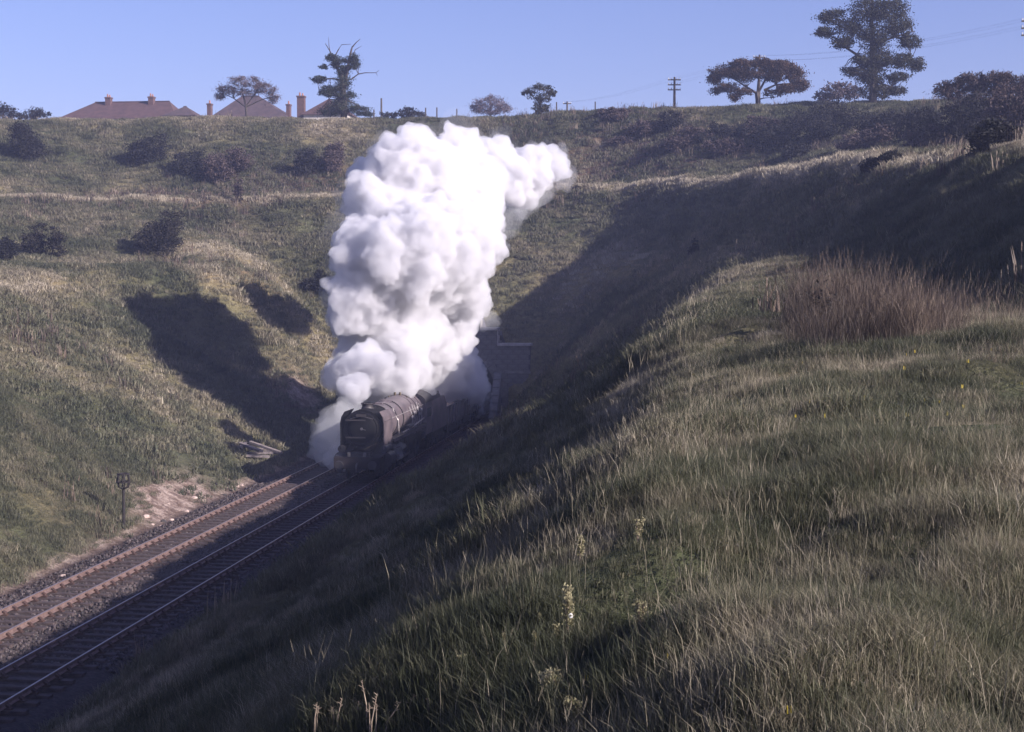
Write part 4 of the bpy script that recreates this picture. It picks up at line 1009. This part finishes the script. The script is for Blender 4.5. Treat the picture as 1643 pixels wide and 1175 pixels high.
# bramble sapling in the tall red stalks
h = hit(1318, 545)
if h is None: h = Vector((2.0, 28, gz1(2, 28)))
sap = empty('bramble_sapling', h, 0, 'dark leaved sapling sticking up out of the tall reddish stalks', 'sapling')
sH = 110 / FPX * h.y; b = MB(); lf_ = []
g = np.random.default_rng(3)
for k in range(7):
    dx = (k - 3) * .11 * h.y / 28 + g.normal() * .04; hh = sH * (1 - .09 * abs(k - 3)) * g.uniform(.85, 1)
    b.tube([(0, 0, 0), (dx * .4, 0, hh * .5), (dx, g.normal() * .1, hh)], [.02, .012, .004], 5)
    for q in range(22):
        t = g.uniform(.45, 1); lf_.append((dx * t + g.normal() * .05, g.normal() * .06, hh * t + g.normal() * .03))
b.build('stem', BARK, sap); link('leaves', quads_mesh('leaves', np.array(lf_), .085, 1.4), LM['bush'], sap)

# ------------------------------------------------------------------ grass
def grass_material(name, pal, trans=.35):
    m = bpy.data.materials.new(name); m.use_nodes = True; n = m.node_tree; b = n.nodes['Principled BSDF']; out = n.nodes['Material Output']
    b.inputs['Roughness'].default_value = .6; b.inputs['Specular IOR Level'].default_value = .35
    a = n.nodes.new('ShaderNodeAttribute'); a.attribute_type = 'INSTANCER'; a.attribute_name = 'tint'
    cr = n.nodes.new('ShaderNodeValToRGB'); cr.color_ramp.elements[0].color = lin(*pal[0]); cr.color_ramp.elements[1].color = lin(*pal[-1])
    cr.color_ramp.elements[0].position = 0; cr.color_ramp.elements[1].position = 1
    for k, p in enumerate(pal[1:-1]):
        e = cr.color_ramp.elements.new((k + 1) / (len(pal) - 1)); e.color = lin(*p)
    n.links.new(a.outputs['Fac'], cr.inputs[0])
    v = n.nodes.new('ShaderNodeAttribute'); v.attribute_name = 'shade'
    mu = n.nodes.new('ShaderNodeMix'); mu.data_type = 'RGBA'; mu.blend_type = 'MULTIPLY'; mu.inputs[0].default_value = 1
    n.links.new(cr.outputs[0], mu.inputs[6]); n.links.new(v.outputs['Color'], mu.inputs[7])
    n.links.new(mu.outputs[2], b.inputs['Base Color'])
    tr = n.nodes.new('ShaderNodeBsdfTranslucent'); n.links.new(mu.outputs[2], tr.inputs[0])
    mx = n.nodes.new('ShaderNodeMixShader'); mx.inputs[0].default_value = trans
    n.links.new(b.outputs[0], mx.inputs[1]); n.links.new(tr.outputs[0], mx.inputs[2]); n.links.new(mx.outputs[0], out.inputs[0])
    return m
GRASS = grass_material('mixed_autumn_grass', [(.036, .044, .025), (.080, .085, .047), (.145, .138, .084), (.25, .215, .145), (.44, .38, .28)])
HERB = grass_material('russet_herb_stalks', [(.034, .027, .022), (.075, .054, .042), (.145, .105, .078), (.29, .235, .17)], .2)
def tuft(seed, n, h, wid, rad, lean=.5, seedhead=0):
    g = np.random.default_rng(seed); vs, fs, sh = [], [], []
    for k in range(n):
        a = g.random() * 6.283; r = rad * g.random() ** .5; x, y = r * math.cos(a), r * math.sin(a)
        H = h * g.uniform(.45, 1.15); ld = g.random() * 6.283; L = lean * H * g.uniform(.1, 1)
        lx, ly = math.cos(ld) * L, math.sin(ld) * L; wa = g.random() * 6.283; wx, wy = math.cos(wa) * wid / 2, math.sin(wa) * wid / 2
        i = len(vs); s = g.uniform(.65, 1.25)
        vs += [(x - wx, y - wy, -.04), (x + wx, y + wy, -.04), (x + lx * .35 + wx * .8, y + ly * .35 + wy * .8, H * .55), (x + lx * .35 - wx * .8, y + ly * .35 - wy * .8, H * .55), (x + lx, y + ly, H * .98)]
        fs += [(i, i + 1, i + 2, i + 3), (i + 3, i + 2, i + 4)]
        sh += [s] * 5
        if k < seedhead:
            for q in range(5):
                zz = H * (.86 + .05 * q); u = .86 + .05 * q; j = len(vs); cx, cy = x + lx * u, y + ly * u; ww = wid * 1.6
                w3 = g.uniform(.4, 1.1); vs += [(cx - wy * w3, cy + wx * w3, zz), (cx + wy * w3, cy - wx * w3, zz + .01), (cx, cy, zz + .09 * h)]; fs += [(j, j + 1, j + 2)]; sh += [1.25] * 3
    me = bpy.data.meshes.new('tuft'); me.from_pydata(vs, [], fs); me.update()
    at_ = me.attributes.new('shade', 'FLOAT_COLOR', 'POINT'); c = np.ones((len(vs), 4), np.float32); c[:, :3] = np.array(sh)[:, None]; at_.data.foreach_set('color', c.ravel())
    return me
def scatter(name, pos, scale, tint, tufts, mat, label=None, seed=0):
    """a point cloud mesh that instances tuft meshes; vegetation nobody could count"""
    me = bpy.data.meshes.new(name); me.vertices.add(len(pos)); me.vertices.foreach_set('co', np.asarray(pos, np.float32).ravel())
    for nm, arr in (('tint', tint), ('sc', scale), ('rz', np.random.default_rng(seed).random(len(pos)) * 6.283)):
        a = me.attributes.new(nm, 'FLOAT', 'POINT'); a.data.foreach_set('value', np.asarray(arr, np.float32))
    a = me.attributes.new('which', 'INT', 'POINT'); a.data.foreach_set('value', np.random.default_rng(seed + 1).integers(0, len(tufts), len(pos)).astype(np.int32))
    o = link(name, me, mat); tag(o, label, None, None, 'stuff')
    ng = bpy.data.node_groups.new(name + '_nodes', 'GeometryNodeTree')
    ng.interface.new_socket('Geometry', in_out='INPUT', socket_type='NodeSocketGeometry'); ng.interface.new_socket('Geometry', in_out='OUTPUT', socket_type='NodeSocketGeometry')
    N = ng.nodes.new; Lk = ng.links.new
    gi, go = N('NodeGroupInput'), N('NodeGroupOutput')
    def attr(nm, ty='FLOAT'):
        t = N('GeometryNodeInputNamedAttribute'); t.data_type = ty; t.inputs['Name'].default_value = nm; return t.outputs['Attribute']
    cur = gi.outputs[0]
    outs = []
    wh = attr('which', 'INT'); scl = attr('sc'); rz = attr('rz')
    cx = N('ShaderNodeCombineXYZ'); Lk(rz, cx.inputs[2])
    for k, tm in enumerate(tufts):
        holder = bpy.data.objects.new('tuft_source', tm)      # not linked: only referenced by the nodes
        if not tm.materials: tm.materials.append(mat)
        oi = N('GeometryNodeObjectInfo'); oi.inputs['Object'].default_value = holder
        cmp_ = N('FunctionNodeCompare'); cmp_.data_type = 'INT'; cmp_.operation = 'EQUAL'; Lk(wh, cmp_.inputs[2]); cmp_.inputs[3].default_value = k
        ip = N('GeometryNodeInstanceOnPoints'); Lk(cur, ip.inputs['Points']); Lk(cmp_.outputs[0], ip.inputs['Selection']); Lk(oi.outputs['Geometry'], ip.inputs['Instance'])
        Lk(cx.outputs[0], ip.inputs['Rotation']); Lk(scl, ip.inputs['Scale']); outs.append(ip.outputs[0])
    j = N('GeometryNodeJoinGeometry')
    for q in outs: Lk(q, j.inputs[0])
    Lk(j.outputs[0], go.inputs[0])
    md = o.modifiers.new('scatter', 'NODES'); md.node_group = ng
    return o

def sample(n, d0, d1, px0=-330, px1=1980, seed=0):
    """random ground points between two distances, spread evenly over the area the view could take in"""
    g = np.random.default_rng(seed)
    d = np.sqrt(g.random(n) * (d1 ** 2 - d0 ** 2) + d0 ** 2); px = g.uniform(px0, px1, n)
    va = ray(px0, 450); vb = ray(px1, 450)
    k0, k1 = va.x / va.y, vb.x / vb.y
    x = (k0 + (k1 - k0) * g.random(n)) * d; y = d
    return x, y
def grassable(x, y):
    m = ~((x > -24.4) & (x < -15.4) & (y < 121)) & ~((np.abs(x - PX) < 6.6) & (y > 116.5) & (y < 121.2))
    return m
def visible(x, y, margin=1.2, eye=(0, 0, 10.5)):
    """cull what lies well behind the brow of the ground"""
    z = gz(x, y) + margin; ok = np.ones(len(x), bool)
    for t in np.linspace(.05, .97, 40):
        zz = eye[2] + (z - eye[2]) * t
        ok &= zz > gz(x * t, y * t) - .6
    return ok
def tint_of(x, y, g, var=1.0):
    s = straw_f(x, y)
    t = .33 + .30 * fbm(x, y, 2.8, 501, 3) + .32 * var * fbm(x, y, .6, 511, 2) + s * .42 + g.normal(size=len(x)) * .15 * var + .28 * np.exp(-(seg_d(x, y, u1) / 1.0) ** 2)
    return np.clip(.42 + (t - .42) * (1.3 if var >= 1 else 1.1), 0, 1)

near_t = [tuft(s, 40, .085, .0024, .10, 1.3) for s in range(6)] + [tuft(9, 24, .14, .0022, .10, 1.0), tuft(10, 16, .045, .012, .07, 1.4), tuft(11, 12, .035, .020, .06, 1.6)]
mid_t = [tuft(20 + s, 46, .10, .0046, .18, 1.3) for s in range(6)] + [tuft(29, 20, .18, .0045, .16, .9)]
far_t = [tuft(40 + s, 44, .16, .016, .36, 1.4) for s in range(6)]
far2_t = [tuft(60 + s, 34, .26, .042, .48, 1.3) for s in range(6)]
def cover(name, label, n, d0, d1, tufts, sc, seed, extra_straw=0.0, thin=None):
    x, y = sample(n, d0, d1, seed=seed); g = np.random.default_rng(seed + 99)
    m = grassable(x, y) & visible(x, y)
    so = soil_f(x, y); m &= g.random(len(x)) > so * (1.0 + 1.2 * fbm(x, y, 1.4, 650, 3))
    if thin is not None: m &= thin(x, y, g)
    x, y = x[m], y[m]
    d = fbm(x, y, 1.6, 601, 3)
    d2 = fbm(x, y, .55, 611, 2)
    s = sc * np.clip(1 + 1.2 * d + .7 * d2 + .25 * g.normal(size=len(x)), .3, 1.9) if d0 < 75 else sc * np.clip(1 + .7 * d + .2 * g.normal(size=len(x)), .4, 1.6)
    kk = g.random(len(x)) < np.clip(.95 + 1.6 * d2, .3, 1) if d0 < 30 else np.ones(len(x), bool)
    x, y, s = x[kk], y[kk], s[kk]
    return scatter(name, np.stack([x, y, gz(x, y)], -1), s, tint_of(x, y, g, 1.0 if d0 < 30 else .55) + extra_straw, tufts, GRASS, label, seed)
cover('foreground_grass', 'short rough autumn grass at the near end of the berm', 56000, 3.2, 13, near_t, .95, 1, .09)
cover('berm_grass', 'rough autumn grass over the berm and the shaded bank', 95000, 13, 32, mid_t, .95, 2, .09)
cover('bank_grass', 'coarse grass over the middle distance banks', 85000, 32, 75, far_t, .8, 3)
cover('far_bank_grass', 'tussocky grass over the far banks of the cutting', 110000, 75, 175, far2_t, .9, 4)

# tall straw-coloured grasses with seed heads, thicker near the berm edge
tall_t = [tuft(80 + s, 7, .34, .0024, .12, .8, 7) for s in range(6)]
x, y = sample(9000, 3.5, 30, seed=21); g = np.random.default_rng(22)
m = grassable(x, y) & visible(x, y); f = .25 + 1.6 * np.exp(-((x + .6) / 1.1) ** 2) + .8 * fbm(x, y, 2.0, 640, 3); m &= g.random(len(x)) < f * .30 * np.clip((x + 3.2) / 2, .06, 1)
x, y = x[m], y[m]
scatter('seeding_grass', np.stack([x, y, gz(x, y)], -1), g.uniform(.5, 1.05, len(x)), np.clip(.9 + .12 * g.normal(size=len(x)), 0, 1), tall_t, GRASS, 'tall straw coloured seeding grasses scattered through the turf', 23)
tall2 = [tuft(90 + s, 12, .6, .011, .25, .6, 6) for s in range(4)]
x, y = sample(26000, 30, 110, seed=31); g = np.random.default_rng(32)
m = grassable(x, y) & visible(x, y); f = straw_f(x, y) * .45 * np.clip((y - 20) / 60, .2, 1) + .35 * np.exp(-((x + .4) / 1.6) ** 2) * (y < 80); m &= g.random(len(x)) < f * .5
x, y = x[m], y[m]
scatter('dry_tall_grass', np.stack([x, y, gz(x, y)], -1), g.uniform(.5, 1.0, len(x)), np.clip(.75 + .2 * g.normal(size=len(x)), 0, 1), tall2, GRASS, 'dry tall grass tips along the berm edges', 33)
rust_t = [tuft(140 + s, 12, .30, .003, .14, .6, 8) for s in range(4)]
x, y = sample(16000, 3.5, 34, seed=71); g = np.random.default_rng(72)
m = grassable(x, y) & visible(x, y); f = np.clip(1.6 * fbm(x, y, 2.2, 740, 3) + .15 * (x - 1.5) - .1, 0, .8); m &= g.random(len(x)) < f * .55
x, y = x[m], y[m]
scatter('rusty_stems', np.stack([x, y, gz(x, y)], -1), g.uniform(.4, 1.0, len(x)), np.clip(.45 + .25 * g.normal(size=len(x)), 0, 1), rust_t, HERB, 'patches of short rusty dead stems in the berm turf', 73)
# tiny yellow flower heads
YF = grass_material('small_yellow_flowers', [(.5, .38, .03), (.65, .5, .06)], .2)
yt = [tuft(150 + s, 3, .05, .012, .03, .2) for s in range(2)]
x, y = sample(420, 4.5, 26, seed=75); g = np.random.default_rng(76); m = (x > -.6) & visible(x, y) & (fbm(x, y, 2.5, 750, 2) > -.05); x, y = x[m], y[m]
scatter('yellow_flowers', np.stack([x, y, gz(x, y) + .10], -1), g.uniform(.25, .6, len(x)), g.random(len(x)), yt, YF, 'tiny yellow flower heads dotted through the turf', 77)
# the tall reddish willowherb stand
rd_t = [tuft(100 + s, 13, 1.0, .006, .34, .75, 13) for s in range(6)]
n_ = 9000; g = np.random.default_rng(41)
y = g.uniform(23, 40, n_); x = g.uniform(1.0, 8.2, n_)
edge = .047 * y + .10 + .5 * fbm(x, y, 2, 700, 2)
f = np.clip((x - edge) / .4, 0, 1) * np.clip((y - 24.2 - .22 * (x - 2) + 1.3 * fbm(x, y, 1.5, 710, 2)) / .8, 0, 1) * np.clip((4.3 - x) / 1.2, .10, 1)
f *= np.clip(1.0 - (y - 33) / 9, .15, 1)
m = g.random(n_) < f * .9
x, y = x[m], y[m]
scatter('willowherb_stand', np.stack([x, y, gz(x, y)], -1), g.uniform(.45, 1.05, len(x)) * np.clip(1.06 - .2 * np.abs(x - 2.3), .35, .98) * (1 + .9 * fbm(x, y, 1.1, 730, 3)), np.clip(.10 + .45 * g.random(len(x)) ** 1.5 + .45 * fbm(x, y, 1.0, 720, 2) + .06 * (x - 2), 0, 1), rd_t, HERB, 'dense stand of tall dry reddish willowherb on the berm', 43)
x, y = sample(42000, 34, 172, seed=51); g = np.random.default_rng(52)
m = grassable(x, y) & visible(x, y); f = red_f(x, y); m &= g.random(len(x)) < f * .6
x, y = x[m], y[m]; far_rd = [tuft(120 + s, 14, .8, .05, .4, .3, 8) for s in range(3)]
scatter('russet_herbage', np.stack([x, y, gz(x, y)], -1), g.uniform(.5, 1.1, len(x)), np.clip(.4 + .3 * g.normal(size=len(x)), 0, 1), far_rd, HERB, 'patches of russet dead herbage over the banks', 53)
# ballast stones
st_t = []
for k in range(3):
    me = rock_mesh(50 + k).copy(); me.transform(Matrix.Scale(.05, 4)); a_ = me.attributes.new('shade', 'FLOAT_COLOR', 'POINT'); a_.data.foreach_set('color', np.ones(len(me.vertices) * 4, np.float32)); st_t.append(me)
STN = grass_material('ballast_stones_mix', [(.018, .015, .015), (.045, .034, .032), (.10, .078, .074)], 0.0)
g = np.random.default_rng(61); n_ = 30000; y = 42 + 78 * g.random(n_) ** 1.3; x = g.uniform(-24.0, -15.7, n_)
zb = np.interp(x, [-24, -23.35, -22.75, -19.75, -19.45, -19.15, -16.35, -15.75], [-.33, -.33, -.10, -.10, -.19, -.10, -.10, -.31])
scatter('loose_ballast', np.stack([x, y, zb + .01], -1), g.uniform(.5, 1.5, n_), g.random(n_), st_t, STN, 'loose sooty ballast stones between the sleepers', 62)

# ------------------------------------------------------------------ smoke
def vol_material(name, dens, col=(1, 1, 1), aniso=.0, wisp=None):
    m = bpy.data.materials.new(name); m.use_nodes = True; n = m.node_tree; n.nodes.clear()
    o = n.nodes.new('ShaderNodeOutputMaterial'); v = n.nodes.new('ShaderNodeVolumePrincipled')
    v.inputs['Color'].default_value = lin(*col); v.inputs['Density'].default_value = dens; v.inputs['Anisotropy'].default_value = aniso
    n.links.new(v.outputs[0], o.inputs['Volume']); return m
def smoke_mesh(name, puffs, seed, voxel, lev=(9, 7), disp=((2.2, 1.6), (1.0, 1.1), (.5, .8), (.25, .40))):
    g = np.random.default_rng(seed); S = []
    for px, py, r, D in puffs:
        c = np.array(P(px, py, D)); rr = r * D / FPX; S.append((c, rr * .86))
        for k in range(lev[0]):
            d = g.normal(size=3); d /= np.linalg.norm(d); r2 = rr * g.uniform(.28, .5); c2 = c + d * (rr * .86 - r2 * .25); S.append((c2, r2))
            for q in range(lev[1]):
                e = g.normal(size=3); e /= np.linalg.norm(e)
                if e @ d < -.1: e = -e
                r3 = r2 * g.uniform(.25, .5); S.append((c2 + e * (r2 - r3 * .2), r3))
    bm = bmesh.new(); bmesh.ops.create_icosphere(bm, subdivisions=2, radius=1.0)
    bv = np.array([v.co[:] for v in bm.verts]); bf = np.array([[v.index for v in f.verts] for f in bm.faces]); bm.free()
    co = np.concatenate([bv * r + c for c, r in S]); f = np.concatenate([bf + i * len(bv) for i in range(len(S))])
    me = raw_mesh(name, co, f, 3)
    o = link(name, me)
    md = o.modifiers.new('r', 'REMESH'); md.mode = 'VOXEL'; md.voxel_size = voxel
    sm = o.modifiers.new('s', 'SMOOTH'); sm.iterations = 2
    for k, (sz, am) in enumerate(disp):
        t = bpy.data.textures.new('puff', 'CLOUDS'); t.noise_scale = sz; t.noise_depth = 2
        dm = o.modifiers.new('d%d' % k, 'DISPLACE'); dm.texture = t; dm.strength = am; dm.mid_level = .45; dm.texture_coords = 'GLOBAL'
    md = o.modifiers.new('r2', 'REMESH'); md.mode = 'VOXEL'; md.voxel_size = voxel * .8
    dg = bpy.context.evaluated_depsgraph_get(); me2 = bpy.data.meshes.new_from_object(o.evaluated_get(dg))
    o.modifiers.clear(); o.data = me2; me2.polygons.foreach_set('use_smooth', np.ones(len(me2.polygons), bool))
    return o
main = [(573, 640, 9, 83.9), (574, 622, 20, 85), (590, 596, 32, 88), (640, 572, 44, 93), (672, 600, 60, 105), (712, 600, 46, 109), (738, 600, 38, 112), (736, 630, 30, 112), (612, 618, 36, 96), (640, 545, 80, 98), (696, 535, 58, 104), (592, 520, 48, 95),
        (575, 478, 50, 97), (640, 465, 88, 100), (712, 465, 58, 104), (748, 412, 36, 107), (600, 405, 58, 101), (665, 395, 85, 102), (735, 385, 66, 106), (615, 345, 50, 104), (590, 330, 40, 105),
        (610, 300, 42, 106), (660, 295, 70, 106), (720, 300, 72, 109), (680, 268, 42, 107), (725, 265, 42, 110), (765, 300, 40, 111), (765, 345, 38, 110), (757, 262, 22, 112),
        (805, 270, 38, 114), (825, 285, 34, 115), (850, 280, 34, 116), (878, 272, 28, 118), (888, 258, 18, 118), (845, 300, 24, 116), (780, 290, 34, 113), (598, 556, 46, 95), (572, 596, 32, 93), (562, 560, 26, 94), (722, 572, 30, 111), (700, 612, 34, 106), (728, 642, 28, 116), (588, 642, 22, 96), (604, 636, 20, 97), (758, 650, 16, 118)]
main = [(a, b, c, d - (9 if b < 440 and a < 780 else 5 if b < 480 else 0)) for a, b, c, d in main]
halo = smoke_mesh('outer_vapour', [(a, b, c * 1.13 + 3, d) for a, b, c, d in main if b < 560 and not (a > 690 and b > 400)], 15, .3, (10, 6), ((2.2, 2.2), (1.0, 1.2), (.45, .5)))
halo.data.materials.clear(); halo.data.materials.append(vol_material('thin_vapour', .05, (.95, .95, .97), .3))
sm = smoke_mesh('smoke_plume', main, 5, .15, (14, 9))
halo.parent = sm
sm.data.materials.clear(); sm.data.materials.append(vol_material('dense_white_steam', 2.0, (.94, .935, .95), .2)); tag(sm, 'towering white steam and smoke plume rising over the locomotive and tunnel mouth', 'smoke')
wis = [(545, 690, 30, 91), (530, 715, 22, 90), (525, 700, 18, 92), (565, 665, 26, 90), (548, 735, 14, 88), (572, 642, 22, 95), (560, 620, 20, 93), (520, 735, 14, 90)]
wo2 = smoke_mesh('low_steam', wis, 6, .2)
wo2.data.materials.clear(); wo2.data.materials.append(vol_material('thin_steam', .5, (.99, .99, .99), .2)); tag(wo2, 'thin bluish steam drifting down along the left side of the locomotive', 'smoke')
th = [(762, 625, 26, 114), (765, 596, 20, 114), (768, 650, 16, 117), (770, 510, 26, 110), (800, 320, 26, 114), (825, 345, 20, 115), (815, 370, 14, 115), (800, 400, 16, 113), (896, 252, 15, 112), (903, 285, 16, 112), (868, 318, 18, 111), (838, 332, 20, 110), (803, 236, 14, 110), (858, 244, 14, 111), (560, 320, 18, 96), (552, 350, 14, 96), (532, 470, 14, 96)]
wo3 = smoke_mesh('drifting_smoke', th, 7, .22)
wo3.data.materials.clear(); wo3.data.materials.append(vol_material('drifting_thin_smoke', .22, (.98, .98, .98), .2)); tag(wo3, 'thin grey smoke drifting off the right side of the plume', 'smoke')
cyl = [(632, 722, 11, 84.6), (641, 731, 8, 84.8), (628, 740, 9, 84.2), (644, 715, 7, 85)]
def at_x(o): return o
wo4 = smoke_mesh('cylinder_steam', [(a, b, c, 86.5) for a, b, c, d in cyl], 8, .08, (6, 4), ((.4, .15), (.2, .08)))
wo4.data.materials.clear(); wo4.data.materials.append(vol_material('leaking_steam', 1.3, (.98, .98, .98), .2)); tag(wo4, 'small puff of steam leaking from the right hand cylinder', 'steam')

# ------------------------------------------------------------------ haze
hz = MB().box(-420, 420, -60, 420, -3, 48).build('haze', None)
hz.data.materials.append(vol_material('autumn_haze', .0006, (.58, .64, 1.0), .1)); tag(hz, kind='stuff')
